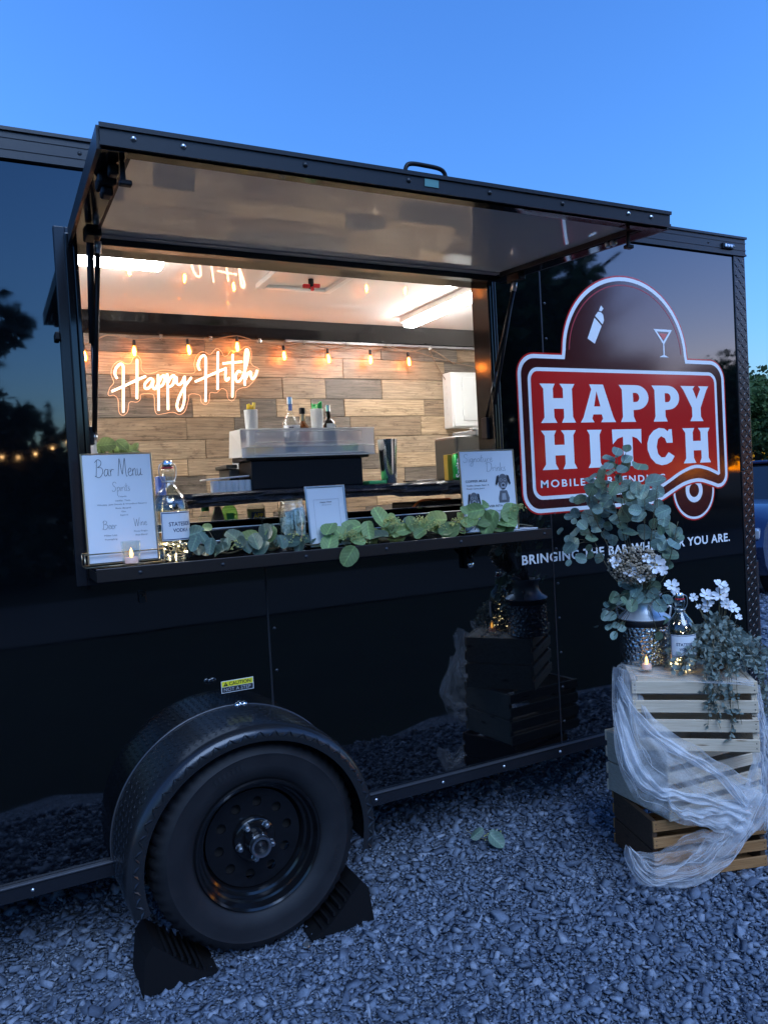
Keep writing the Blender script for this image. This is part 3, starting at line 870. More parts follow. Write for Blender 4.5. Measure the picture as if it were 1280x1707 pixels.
part('skirt_lip', gbev(XL, 2.80, -0.019, -0.0005, 0.3165, 0.3235, 0.002), MT['worn_lit_edge'], sk)  # paler metal puts the bevel highlight into the lip colour
screws(sk, [(-2.8 + 0.305 * i, -0.014, 0.294) for i in range(18)])

def tread_bars(n_u, n_v, fn, L=0.024, w=0.0042, h=0.0022, flip=True):
    """raised lozenge bars; fn(u,v)->(point, tangent_u, tangent_v, normal)"""
    gs = []
    for i in range(n_u):
        for j in range(n_v):
            p, tu, tv, nn = fn((i + 0.5) / n_u, (j + 0.5) / n_v)
            s = 1 if (i + j) % 2 else -1
            d = (tu + s * tv).normalized()
            e = nn.cross(d).normalized()
            a, b2, c, d2 = p - d * L / 2, p + e * w / 2, p + d * L / 2, p - e * w / 2
            top = [p - d * L * 0.3 + nn * h, p + d * L * 0.3 + nn * h]
            gs.append(([a, b2, c, d2, top[0], top[1]], [(0, 4, 1), (1, 4, 5), (1, 5, 2), (2, 5, 3), (3, 5, 4), (3, 4, 0)]))
    return gjoin(gs)
ct = part('corner_trim', gjoin([gbev(2.748, 2.834, -0.006, 0.05, 0.272, 2.600, 0.003), gbox(2.826, 2.838, -0.002, 2.1, 0.30, 2.6)]), MT['tread'], TR)
V3 = Vector
part('tread_pattern', tread_bars(3, 84, lambda u, v: (V3((2.752 + 0.078 * u, -0.0062, 0.29 + 2.3 * v)), V3((1, 0, 0)), V3((0, 0, 1)), V3((0, -1, 0))), 0.033, 0.0052, 0.0024), MT['tread'], ct, kind='stuff')
screws(ct, [(2.762, -0.006, 0.5 + 0.5 * i) for i in range(5)], screw_b)
# rear door hinge post edge seen below the corner
part('rear_post', gbev(2.840, 2.856, 0.0, 0.03, 0.28, 1.02, 0.003), MT['trim_m'], TR)

# shell
part('roof', gbox(XL, 2.83, 0.05, 2.12, 2.640, 2.688), MT['trim'], TR)
part('far_side_wall', gbox(XL, 2.83, 2.06, 2.12, 0.28, 2.640), MT['panel'], TR)
part('front_end_wall', gbox(XL, XL + 0.04, 0.03, 2.06, 0.30, 2.640), MT['panel'], TR)
part('rear_wall', gbox(2.765, 2.825, 0.05, 2.06, 0.30, 2.640), MT['panel'], TR)
part('floor', gbox(XL + 0.04, 2.765, 0.03, 2.06, 0.30, 0.45), mat('grey_vinyl_floor', (0.50, 0.47, 0.44), 0.5), TR)
part('ceiling_panel', gbox(XL + 0.04, 2.765, 0.035, 2.06, 2.613, 2.638), MT['ceiling'], TR)
wl_m = mat('inner_wall_lining', (0.70, 0.69, 0.67), 0.35)
each('inner_lining', [gbox(2.735, 2.764, 0.035, 2.03, 0.45, 2.612), gbox(-1.9, -1.87, 0.035, 2.03, 0.45, 2.612)], wl_m, TR)
part('inner_side_lining', rect_hole(-1.87, 2.734, 0.45, 2.612, 0.031, 0.045), mat('white_side_lining', (0.62, 0.61, 0.60), 0.35), TR)
part('axle', gjoin([glathe([(0.03, -0.1), (0.03, 2.1)], 12, 'y', (0, 0, 0.345)), gbox(-3, 2.7, 0.25, 0.33, 0.2, 0.30), gbox(-3, 2.7, 1.8, 1.88, 0.2, 0.30)]), MT['trim'], TR)

# back wall of wooden planks
BW = part('back_wall', gbox(-1.87, 2.735, 2.042, 2.06, 0.45, 2.612), mat('plank_backing', (0.03, 0.022, 0.015), 0.8), TR)
pr = random.Random(11)
z = 0.47
row = 0
# plank rows as they show through the hatch: x breaks and tones are uneven
while z < 2.50:
    h = pr.choice([0.105, 0.118, 0.118, 0.135])
    h = min(h, 2.505 - z)
    if h < 0.03:
        break
    x = -1.2 - pr.uniform(0, 0.5)
    last = -1
    while x < 2.73:
        w = pr.choice([0.24, 0.3, 0.42, 0.55, 0.62, 0.8, 0.95])
        k = pr.choices([0, 1, 2, 3], [3, 3, 4, 3])[0]
        if k == last and pr.random() < 0.7:
            k = (k + 1 + pr.randrange(3)) % 4
        last = k
        x1 = min(x + w, 2.733)
        d = pr.uniform(0.0, 0.005)
        part('plank', gbev(x, x1 - 0.0028, 2.0300 - d, 2.0415, z, z + h - 0.0028, 0.0012, 1), MT['planks'][k], BW)
        x = x1
    z += h
    row += 1
part('cove_strip', gjoin([([(x, 2.029, 2.495) for x in (-1.87, 2.735)] + [(x, 2.012, 2.500) for x in (-1.87, 2.735)] + [(x, 1.985, 2.56) for x in (-1.87, 2.735)] + [(x, 1.965, 2.6125) for x in (-1.87, 2.735)] + [(x, 2.04, 2.6125) for x in (-1.87, 2.735)], [(0, 1, 3, 2), (2, 3, 5, 4), (4, 5, 7, 6), (6, 7, 9, 8)])]), MT['gloss_black'], TR)
part('cove_ledge', gbox(1.05, 2.735, 1.995, 2.029, 2.480, 2.4945), mat('grey_trim', (0.16, 0.16, 0.17), 0.3), TR)

# ceiling vent
vt = part('roof_vent', gjoin([gbev(0.60, 0.64, 0.78, 1.20, 2.585, 2.6125, 0.004), gbev(0.98, 1.02, 0.78, 1.20, 2.585, 2.6125, 0.004), gbev(0.64, 0.98, 0.78, 0.82, 2.585, 2.6125, 0.004), gbev(0.64, 0.98, 1.16, 1.20, 2.585, 2.6125, 0.004), gbev(0.645, 0.975, 0.825, 1.155, 2.600, 2.6125, 0.003)]), MT['white_plastic'], TR)
part('vent_crank', gjoin([glathe([(0.0, 2.55), (0.014, 2.552), (0.014, 2.60)], 12, 'z', (0.83, 1.0, 0))]), MT['black_plastic'], vt)
each('crank_wing', [gbev(0.785, 0.822, 0.99, 1.01, 2.552, 2.572, 0.004), gbev(0.838, 0.875, 0.985, 1.005, 2.556, 2.576, 0.004), gbev(0.82, 0.835, 0.97, 0.99, 2.535, 2.556, 0.004)], MT['red'], vt)

# window frame of the hatch opening, stepped extrusion standing proud of the wall
def ring(x0, x1, z0, z1, t, y0, y1, tb=None):
    tb = tb or t
    return gjoin([gbev(x0, x0 + t, y0, y1, z0, z1, 0.003), gbev(x1 - t, x1, y0, y1, z0, z1, 0.003), gbev(x0 + t, x1 - t, y0 + 0.001, y1, z1 - t, z1, 0.003), gbev(x0 + t, x1 - t, y0 + 0.001, y1, z0, z0 + tb, 0.003)])
WF = part('window_frame', ring(-0.476, 1.246, 1.240, 2.404, 0.034, -0.012, 0.0, 0.034), MT['trim'], TR)
part('frame_step', ring(-0.446, 1.216, 1.268, 2.378, 0.022, -0.034, 0.0), MT['gloss_black'], WF)
part('frame_jamb', gjoin([gbev(-0.4235, -0.409, -0.046, 0.075, 1.29, 2.356, 0.003), gbev(1.179, 1.1935, -0.046, 0.075, 1.29, 2.356, 0.003), gbev(-0.409, 1.179, -0.046, 0.075, 2.342, 2.356, 0.003)]), MT['gloss_black'], WF)
part('window_sill', gjoin([gbev(-0.409, 1.179, 0.0, 0.075, 1.30, 1.421, 0.004), gbev(-0.409, 1.179, -0.02, 0.0, 1.30, 1.395, 0.003), gbev(-0.409, 1.179, -0.034, -0.02, 1.30, 1.352, 0.003)]), MT['gloss_black'], WF)
each('sill_track', [gbev(-0.409, 1.179, -0.0225, -0.0185, 1.3955, 1.3985, 0.001), gbev(-0.409, 1.179, -0.0365, -0.032, 1.3525, 1.356, 0.001)], MT['steel'], WF)
part('hatch_tip_mirror', gbev(-0.492, -0.476, -0.03, -0.004, 2.035, 2.062, 0.004), MT['black_plastic'], WF)  # block shaped as the hatch tip's mirror image in the wall

# raised hatch door
HA = thing('hatch_door', '', 'x', (0, 1.0, 0))
del HA['category'], HA['label']
HA.parent = TR
HA.location = (0, 0, 0)
C00, C10, C01, C11 = V3((-0.426, -0.05, 2.385)), V3((1.245, -0.05, 2.385)), V3((-0.446, -0.905, 2.328)), V3((1.236, -0.94, 2.3175))
def hp(u, v, w):
    p = (C00 * (1 - u) + C10 * u) * (1 - v) + (C01 * (1 - u) + C11 * u) * v
    return p + V3((0, 0.075, -0.997)) * w
def hbox(u0, u1, v0, v1, w0, w1):
    v = [hp(a, b, c) for c in (w1, w0) for a, b in ((u0, v0), (u1, v0), (u1, v1), (u0, v1))]
    return v, [(0, 1, 2, 3), (4, 7, 6, 5), (0, 4, 5, 1), (1, 5, 6, 2), (2, 6, 7, 3), (3, 7, 4, 0)]
part('outer_skin', hbox(0.004, 0.996, 0.0, 0.996, 0.0, 0.012), MT['panel'], HA)
part('hatch_liner', hbox(0.03, 0.97, 0.06, 0.955, 0.013, 0.026), MT['liner'], HA)
part('side_rail', hbox(0.0, 0.034, 0.0, 0.999, 0.0125, 0.046), MT['gloss_black'], HA)
part('side_rail', hbox(0.966, 1.0, 0.0, 0.999, 0.0125, 0.046), MT['gloss_black'], HA)
part('front_rail', hbox(0.0345, 0.9655, 0.955, 0.998, 0.0125, 0.045), MT['gloss_black'], HA)
part('hinge_rail', gjoin([hbox(0.0345, 0.9655, 0.0, 0.055, 0.0125, 0.052)]), MT['trim'], HA)
part('liner_edge', hbox(0.0345, 0.9655, 0.0555, 0.10, 0.0265, 0.031), mat('pale_grey_strip', (0.40, 0.40, 0.41), 0.4), HA)
each('gasket', [hbox(0.0345, 0.040, 0.10, 0.955, 0.0265, 0.043), hbox(0.960, 0.9655, 0.10, 0.955, 0.0265, 0.043), hbox(0.040, 0.960, 0.947, 0.955, 0.0265, 0.043)], MT['rubber'], HA)
fa = part('fascia', gjoin([hbox(-0.002, 1.002, 1.0, 1.012, -0.004, 0.040), hbox(-0.003, 1.003, 1.012, 1.018, -0.006, 0.004), hbox(-0.003, 1.003, 1.012, 1.016, 0.032, 0.041)]), MT['trim_m'], HA)
screws(HA, [hp(u, 1.013, 0.018) for u in (0.04, 0.105, 0.90, 0.955)])
screws(HA, [hp(u, 1.013, 0.018) for u in (0.28, 0.45, 0.6, 0.75)], screw_b)
each('side_fascia', [hbox(-0.006, -0.0005, 0.0, 1.0, -0.004, 0.046), hbox(1.0005, 1.006, 0.0, 1.0, -0.004, 0.046)], MT['trim_m'], HA)
part('red_reflector', hbox(0.905, 0.962, 0.958, 0.996, 0.0455, 0.0475), MT['maroon_vinyl'], HA)
part('maker_plate', gjoin([hbox(0.478, 0.503, 1.0125, 1.0145, 0.008, 0.027)]), mat('teal_plate', (0.12, 0.28, 0.27), 0.4), HA)
part('grab_handle', gtube(catmull([hp(0.452, 0.985, 0.0), hp(0.453, 0.985, -0.022), hp(0.462, 0.985, -0.034), hp(0.49, 0.985, -0.035), hp(0.515, 0.985, -0.032), hp(0.524, 0.985, -0.02), hp(0.525, 0.985, 0.0)], 5), 0.006, 8), MT['black_plastic'], HA, True)
each('latch', [gjoin([gx(gbev(-0.022, 0.022, -0.035, 0.035, -0.03, 0.0, 0.008), Matrix.Translation(hp(0.016, 0.80, 0.048))), gx(gbev(-0.014, 0.014, -0.02, 0.02, -0.05, -0.028, 0.006), Matrix.Translation(hp(0.016, 0.80, 0.048)))]), gx(gbev(-0.012, 0.012, -0.015, 0.015, -0.025, 0.0, 0.005), Matrix.Translation(hp(0.020, 0.90, 0.048)))], MT['black_plastic'], HA)
each('keeper', [gjoin([gx(gbev(-0.006, 0.006, -0.004, 0.004, -0.045, 0.0, 0.003), Matrix.Translation(hp(u, 0.93, 0.046))), gx(gbev(-0.014, 0.014, -0.01, 0.01, -0.012, 0.0, 0.003), Matrix.Translation(hp(u + 0.003, 0.93, 0.088)))]) for u in (0.03, 0.94)], MT['black_plastic'], HA)
each('hinge_bolt', [gx(gsphere((0, 0, 0), 0.012, 8, 6), Matrix.Translation(hp(0.97, 0.80 - 0.03 * i, 0.05))) for i in range(2)], MT['steel'], HA, True)
def strut(p0, p1, k, rb=0.0085, rr=0.0045):
    p0, p1 = V3(p0), V3(p1)
    q = p0.lerp(p1, k)
    s = part('gas_strut', gtube([p0, q], rb, 10), MT['black_plastic'], HA, True)
    part('strut_rod', gtube([q, p1], rr, 8), MT['trim'], HA, True)
    each('strut_end', [gtube([p0 - (p0 - p1).normalized() * 0.03, p0 + V3((0, 0, 0.006))], 0.0105, 8), gsphere(p1, 0.011, 8, 6)], MT['steel'] if k > 0.55 else MT['black_plastic'], HA, True)
    return s
strut((-0.392, -0.205, 2.292), (-0.389, 0.005, 1.735), 0.50, 0.0105)
strut((-0.368, -0.200, 2.300), (-0.391, -0.004, 1.725), 0.97, 0.0085)
strut((1.200, -0.205, 2.292), (1.176, 0.012, 1.770), 0.62, 0.0085)
strut((1.205, -0.190, 2.292), (1.184, 0.000, 1.715), 0.97, 0.0085)
each('strut_bracket', [gbev(-0.409, -0.392, -0.015, 0.025, 1.70, 1.76, 0.003), gbev(1.162, 1.179, -0.015, 0.025, 1.69, 1.78, 0.003), gbev(1.192, 1.225, -0.24, -0.16, 2.30, 2.335, 0.004), gbev(-0.405, -0.36, -0.24, -0.16, 2.31, 2.34, 0.004)], MT['black_plastic'], HA)

# serving shelf
SH = part('serving_shelf', gjoin([gbox(-0.436, 1.306, -0.218, -0.036, 1.297, 1.306)]), mat('black_gloss_shelf', (0.006, 0.006, 0.008), 0.08, spec=0.6), TR)
lip = part('shelf_lip', gjoin([gbev(-0.438, 1.308, -0.2255, -0.2182, 1.266, 1.3075, 0.002), gbox(1.300, 1.3078, -0.218, -0.004, 1.268, 1.2965), gbox(-0.4378, -0.430, -0.218, -0.004, 1.268, 1.2965)]), mat('dark_bronze_lip', (0.035, 0.028, 0.026), 0.33, metal=0.5), SH)
screws(SH, [(x, -0.2255, 1.287) for x in (-0.31, -0.05, 0.24, 0.55, 0.87, 1.27)], screw_b)
for bx in (1.035,):
    br = part('shelf_bracket', gjoin([gbev(bx - 0.014, bx + 0.014, -0.20, -0.004, 1.285, 1.2965, 0.003), gbev(bx - 0.018, bx + 0.018, -0.030, -0.001, 1.155, 1.285, 0.004), gtube([(bx, -0.16, 1.285), (bx, -0.02, 1.20)], 0.009, 8), gtube([(bx - 0.05, -0.1, 1.288), (bx, -0.03, 1.23)], 0.006, 6), gtube([(bx + 0.05, -0.1, 1.288), (bx, -0.03, 1.23)], 0.006, 6)]), MT['gloss_black'], SH)
    part('bracket_bolt', gjoin([glathe([(0.0, -0.042), (0.012, -0.04), (0.016, -0.03), (0.016, -0.001)], 12, 'y', (bx, 0, 1.172))]), MT['chrome'], SH, True)
part('side_latch', gjoin([gbev(-0.284, -0.262, -0.02, -0.001, 1.165, 1.205, 0.003), gsphere((-0.273, -0.022, 1.190), 0.006, 8, 5)]), MT['trim_m'], TR)

# raised inner counter with rough black live edge
v, f = [], []
nx, n2 = 90, 6
for i in range(nx + 1):
    x = -0.9 + 2.9 * i / nx
    for j in range(n2 + 1):
        t = j / n2
        jig = 0.010 * math.sin(7.3 * x + 2 * j) + pr.uniform(-0.006, 0.006)
        zb = 1.472 + 0.006 * math.sin(3.1 * x) - 0.008 * (x > 0.8)
        v.append((x, 0.11 + 0.03 * abs(t - 0.6) + (jig if 0 < j < n2 else 0), zb + t * (1.5235 - zb) + (pr.uniform(-0.003, 0.002) if j == 0 else 0)))
for i in range(nx):
    for j in range(n2):
        a = i * (n2 + 1) + j
        f.append((a, a + n2 + 1, a + n2 + 2, a + 1))
part('bar_counter', gjoin([(v, f), gbox(-0.9, 2.0, 0.125, 0.66, 1.476, 1.5225)]), MT['live_edge'], TR)
part('under_shelf', gjoin([gbox(-0.9, 2.0, 0.16, 0.62, 1.300, 1.325)]), mat('steel_shelf', (0.35, 0.35, 0.36), 0.35, metal=0.6), TR)
each('counter_leg', [gbox(x_, x_ + 0.04, 0.55, 0.60, 0.45, 1.476) for x_ in (-0.88, 1.94)], MT['trim'], TR)

# fender
FC, FR_ = V3((0, 0, 0.352)), 0.452
def fend(a, y, r=FR_):
    # drops straight below axle height and flares out a little behind
    k = max(0.0, -math.cos(a - PI / 2) )
    return V3((r * 0.935 * math.cos(a), y, FC.z + r * 0.905 * math.sin(a)))
A0, A1 = math.radians(-14), math.radians(196)
NA = 64
prof = [(FR_, -0.001), (FR_ + 0.001, -0.10), (FR_, -0.20), (FR_ - 0.002, -0.262), (FR_ - 0.008, -0.280), (FR_ - 0.022, -0.293), (FR_ - 0.042, -0.298), (FR_ - 0.058, -0.294), (FR_ - 0.052, -0.289), (FR_ - 0.026, -0.284), (FR_ - 0.012, -0.270), (FR_ - 0.006, -0.20), (FR_ - 0.006, -0.001)]
v, f = [], []
for i in range(NA + 1):
    a = A0 + (A1 - A0) * i / NA
    for r, y in prof:
        v.append(fend(a, y, r))
k = len(prof)
for i in range(NA):
    for j in range(k - 1):
        f.append((i * k + j, i * k + j + 1, (i + 1) * k + j + 1, (i + 1) * k + j))
FE = part('fender', (v, f), MT['tread'], TR, auto=50)
def fpat(u, v):
    a = A0 + (A1 - A0) * u
    y = -0.012 - 0.245 * v
    n = V3((math.cos(a), 0, math.sin(a)))
    return fend(a, y, FR_ + 0.001), V3((-math.sin(a), 0, math.cos(a))), V3((0, 1, 0)), n
def flip_(u, v):
    a = A0 + (A1 - A0) * u
    n = V3((math.cos(a) * 0.25, -0.97, math.sin(a) * 0.25))
    r = FR_ - 0.034
    y = -0.2965
    return fend(a, y, r), V3((-math.sin(a), 0, math.cos(a))), V3((math.cos(a), -0.2, math.sin(a))), n
part('tread_pattern', gjoin([tread_bars(66, 10, fpat, 0.021, 0.0034, 0.0011), tread_bars(58, 1, flip_, 0.040, 0.008, 0.004)]), MT['tread'], FE, kind='stuff')
part('fender_edge', gtube([fend(A0 + (A1 - A0) * i / 60, -0.003, FR_ + 0.002) for i in range(61)], 0.0035, 6), MT['worn_lit_edge'], FE, True)
fl = part('fender_lamp', gjoin([gsphere((-0.012 + d, -0.20 + e, 0.352 + FR_ + 0.010), 0.012, 10, 6, (1, 1, 0.8)) for d, e in ((-0.012, 0.0), (0.012, 0.002), (0.0, 0.014))]), MT['chrome'], FE, True)

# wheel
WX, WZ = 0.010, 0.352
WS = 1.02
WH = thing('wheel', '', 'x')
del WH['category'], WH['label']
WH.parent = TR
WH.location = (0, -1.0, 0)
Ro = 0.345
tp = [(0.205, -0.233), (0.214, -0.243), (0.232, -0.258), (0.262, -0.265), (0.290, -0.264), (0.300, -0.2665), (0.305, -0.2635), (0.318, -0.257), (0.331, -0.244), (0.339, -0.232), (0.3445, -0.215), (0.3455, -0.196), (0.337, -0.194), (0.337, -0.188), (0.346, -0.186), (0.346, -0.166), (0.338, -0.164), (0.338, -0.158), (0.346, -0.156), (0.3455, -0.13), (0.339, -0.104), (0.318, -0.075), (0.262, -0.062), (0.205, -0.09)]
NT = 168
v, f = [], []
for i in range(NT):
    a = 2 * PI * i / NT
    for j, (r, y) in enumerate(tp):
        rr, yy = r * WS, y
        if 7 <= j <= 19 and j not in (12, 13, 16, 17):
            cut = (i % 3 == 0) if j in (8, 9, 10) else (i % 3 == (1 if j > 13 else 0) and j in (11, 14, 15, 18, 19))
            if cut:
                rr -= 0.006
                yy += 0.003 if j < 11 else 0
        v.append((WX + rr * math.cos(a), yy, WZ + rr * math.sin(a)))
k = len(tp)
for i in range(NT):
    b2 = ((i + 1) % NT) * k
    for j in range(k - 1):
        f.append((i * k + j, b2 + j, b2 + j + 1, i * k + j + 1))
TY = part('tyre', (v, f), MT['rubber'], WH, auto=35)
# raised sidewall markings (plain bars, worn)
rg = []
for a0 in [100 + i * 3.2 for i in range(7)] + [330 + i * 3.2 for i in range(6)]:
    a = math.radians(a0)
    M = Matrix.Translation((WX + 0.279 * math.cos(a), -0.2655, WZ + 0.279 * math.sin(a))) @ Matrix.Rotation(-(a - PI / 2), 4, 'Y')
    rg.append(gx(gbox(-0.0045, 0.0045, -0.0006, 0.001, -0.008, 0.008), M))
each('sidewall_rib', rg, MT['rubber'], WH)
rim_mat = mat('gloss_black_rim', (0.006, 0.006, 0.007), 0.13, spec=0.6)
rp = [(0.209, -0.236), (0.213, -0.246), (0.208, -0.252), (0.201, -0.248), (0.197, -0.236), (0.193, -0.225), (0.186, -0.222), (0.183, -0.214), (0.180, -0.200), (0.172, -0.196), (0.169, -0.184), (0.164, -0.170), (0.1615, -0.150)]
part('rim', glathe([(r * WS, y) for r, y in rp], 72, 'y', (WX, 0, WZ)), rim_mat, WH, auto=40)
def circ(cx, cy, r, n=24):
    return [(cx + r * math.cos(2 * PI * i / n), cy + r * math.sin(2 * PI * i / n)) for i in range(n)]
holes = [circ(0.121 * math.cos(2 * PI * (i + 0.25) / 10), 0.121 * math.sin(2 * PI * (i + 0.25) / 10), 0.0165, 18) for i in range(10)]
dg = flat_geo([circ(0, 0, 0.164, 72)] + holes, 0.006)
dv = []
for p in dg[0]:
    r = math.hypot(p[0], p[1])
    dome = 0.0
    dv.append((p[0] + WX, -0.176 - p[2] - dome, p[1] + WZ))
part('rim_disc', (dv, dg[1]), rim_mat, WH, auto=30)
part('brake_drum', glathe([(0.0, -0.148), (0.142, -0.146), (0.150, -0.10), (0.150, -0.06)], 40, 'y', (WX, 0, WZ)), mat('rusty_drum', (0.02, 0.017, 0.016), 0.7), WH, auto=40)
part('hub_ring', glathe([(0.072, -0.182), (0.070, -0.196), (0.064, -0.200), (0.040, -0.199)], 48, 'y', (WX, 0, WZ)), rim_mat, WH, auto=40)
hb = part('hub', glathe([(0.041, -0.19), (0.040, -0.232), (0.037, -0.246), (0.0, -0.247)], 32, 'y', (WX, 0, WZ)), rim_mat, WH, auto=40)
part('hub_cap_ring', glathe([(0.036, -0.240), (0.0362, -0.262), (0.034, -0.268), (0.026, -0.268), (0.0235, -0.262), (0.0235, -0.255)], 32, 'y', (WX, 0, WZ)), MT['steel'], WH, auto=40)
part('hub_plug', glathe([(0.0, -0.262), (0.004, -0.262), (0.005, -0.259), (0.0236, -0.257)], 24, 'y', (WX, 0, WZ)), MT['black_plastic'], WH, True)
nut_me = mesh(*gjoin([glathe([(0.0, -0.026), (0.006, -0.026), (0.0062, -0.020), (0.0098, -0.019), (0.0105, -0.004), (0.014, 0.0)], 6, 'y')]), False, 'lug_nut')
nut_me.materials.append(MT['steel'])
for i in range(5):
    a = math.radians(-95 + 72 * i)
    inst('lug_nut', nut_me, Matrix.Translation((WX + 0.058 * math.cos(a), -0.199, WZ + 0.058 * math.sin(a))), WH)

# caution sticker
cs = part('caution_sticker', on_wall(flat_geo([[(0, 0), (0.118, 0), (0.118, 0.043), (0, 0.043)]]), -0.022, 0.809, -0.0008), MT['white_vinyl'], TR)
part('yellow_field', on_wall(flat_geo([[(0.002, 0.022), (0.116, 0.022), (0.116, 0.041), (0.002, 0.041)]]), -0.022, 0.809, -0.0014), MT['yellow_sticker'], cs)
part('black_field', on_wall(flat_geo([[(0.002, 0.002), (0.116, 0.002), (0.116, 0.0208), (0.002, 0.0208)]]), -0.022, 0.809, -0.0014), MT['ink'], cs)
part('sticker_lettering', gjoin([on_wall(text_geo('CAUTION', 0.080, 0.012, 0.02), -0.022 + 0.028, 0.809 + 0.0255, -0.002)]), MT['ink'], cs)
part('sticker_lettering', gjoin([on_wall(text_geo('NOT A STEP', 0.098, 0.012, 0.0), -0.022 + 0.009, 0.809 + 0.0055, -0.002)]), mat('grey_print', (0.45, 0.45, 0.46), 0.4), cs)
part('warning_triangle', on_wall(flat_geo([[(0.008, 0.0245), (0.024, 0.0245), (0.016, 0.039)], [(0.0152, 0.034), (0.0168, 0.034), (0.0165, 0.027), (0.0155, 0.027)]]), -0.022, 0.809, -0.002), MT['ink'], cs)
# ---------------------------------------------------------------- painted sign on the trailer side
LG = thing('side_sign', '', 'x')
del LG['category'], LG['label']
LG.parent = TR
LG.location = (0, -1.0, 0)
def arc(cx, cy, rx, ry, a0, a1, n):
    return [(cx + rx * math.cos(math.radians(a0 + (a1 - a0) * i / n)), cy + ry * math.sin(math.radians(a0 + (a1 - a0) * i / n))) for i in range(n + 1)]
def smooth2(pts, n=6):
    return [(p.x, p.y) for p in catmull([(a, b, 0) for a, b in pts], n)]
def offset(poly, d):
    """inset a counter-clockwise polygon by d"""
    N = len(poly)
    A = sum(poly[i][0] * poly[(i + 1) % N][1] - poly[(i + 1) % N][0] * poly[i][1] for i in range(N))
    s = 1 if A > 0 else -1
    out = []
    for i in range(N):
        p0, p1, p2 = V3(poly[i - 1] + (0,)), V3(poly[i] + (0,)), V3(poly[(i + 1) % N] + (0,))
        e1, e2 = (p1 - p0), (p2 - p1)
        if e1.length < 1e-7 or e2.length < 1e-7:
            continue
        e1.normalize(); e2.normalize()
        n1, n2 = V3((-e1.y, e1.x, 0)) * s, V3((-e2.y, e2.x, 0)) * s
        b = n1 + n2
        if b.length < 1e-6:
            continue
        b.normalize()
        c = max(0.45, b.dot(n1))
        q = p1 + b * d / c
        out.append((q.x, q.y))
    return out
def sheet_wall(name, polys, y, mt, parent=LG):
    return part(name, on_wall(flat_geo(polys), 0, 0, y), mt, parent)
# outline: body with arch on top and waved lower right corner (counter-clockwise from bottom left)
wave = smooth2([(2.085, 1.3515), (2.14, 1.358), (2.20, 1.378), (2.262, 1.405), (2.33, 1.431), (2.40, 1.4445), (2.452, 1.443), (2.51, 1.428), (2.566, 1.411)], 5)
outer = arc(1.437, 1.4515, 0.1, 0.1, 180, 270, 10) + [(1.75, 1.3515)] + wave + arc(2.575, 1.487, 0.075, 0.076, 285, 360, 8) + [(2.65, 1.6), (2.65, 1.85)] + arc(2.545, 1.958, 0.105, 0.105, 0, 90, 10) + [(2.391, 2.063)] + arc(1.99, 2.063, 0.398, 0.374, 3, 177, 44) + [(1.589, 2.063)] + arc(1.437, 1.963, 0.1, 0.1, 90, 180, 10) + [(1.337, 1.7)]
o1, o2 = offset(outer, 0.0075), offset(outer, 0.0255)
wheel_c = circ(2.397, 1.412, 0.150, 48)
sheet_wall('red_outline', [wheel_c], -0.0006, MT['red_vinyl'])
sheet_wall('white_band', [circ(2.397, 1.412, 0.143, 48)], -0.0011, MT['white_vinyl'])
sheet_wall('maroon_field', [circ(2.397, 1.412, 0.131, 48)], -0.0016, MT['maroon_vinyl'])
sheet_wall('wheel_hub', [circ(2.397, 1.412, 0.060, 32), circ(2.397, 1.412, 0.034, 24)], -0.0021, MT['white_vinyl'])
sheet_wall('red_outline', [outer], -0.0026, MT['red_vinyl'])
sheet_wall('white_band', [o1], -0.0031, MT['white_vinyl'])
sheet_wall('maroon_field', [o2], -0.0036, MT['maroon_vinyl'])
iw = smooth2([(2.06, 1.4165), (2.11, 1.4185), (2.156, 1.428), (2.229, 1.458), (2.31, 1.495), (2.405, 1.521), (2.49, 1.510), (2.574, 1.480)], 5)
inner = arc(1.452, 1.4715, 0.055, 0.055, 180, 270, 8) + [(1.75, 1.4165)] + iw + [(2.586, 1.487), (2.586, 1.7)] + arc(2.530, 1.942, 0.056, 0.056, 0, 90, 8) + [(2.0, 1.998)] + arc(1.452, 1.942, 0.055, 0.056, 90, 180, 8) + [(1.397, 1.7)]
sheet_wall('white_band', [inner], -0.0041, MT['white_vinyl'])
sheet_wall('red_field', [offset(inner, 0.0165)], -0.0046, MT['red_vinyl'])
ra = arc(1.99, 2.063, 0.356, 0.332, 3, 177, 40)
sheet_wall('red_arch_line', [ra + arc(1.99, 2.063, 0.350, 0.326, 177, 3, 40)], -0.0041, mat('rose_vinyl', (0.36, 0.05, 0.06), 0.15))
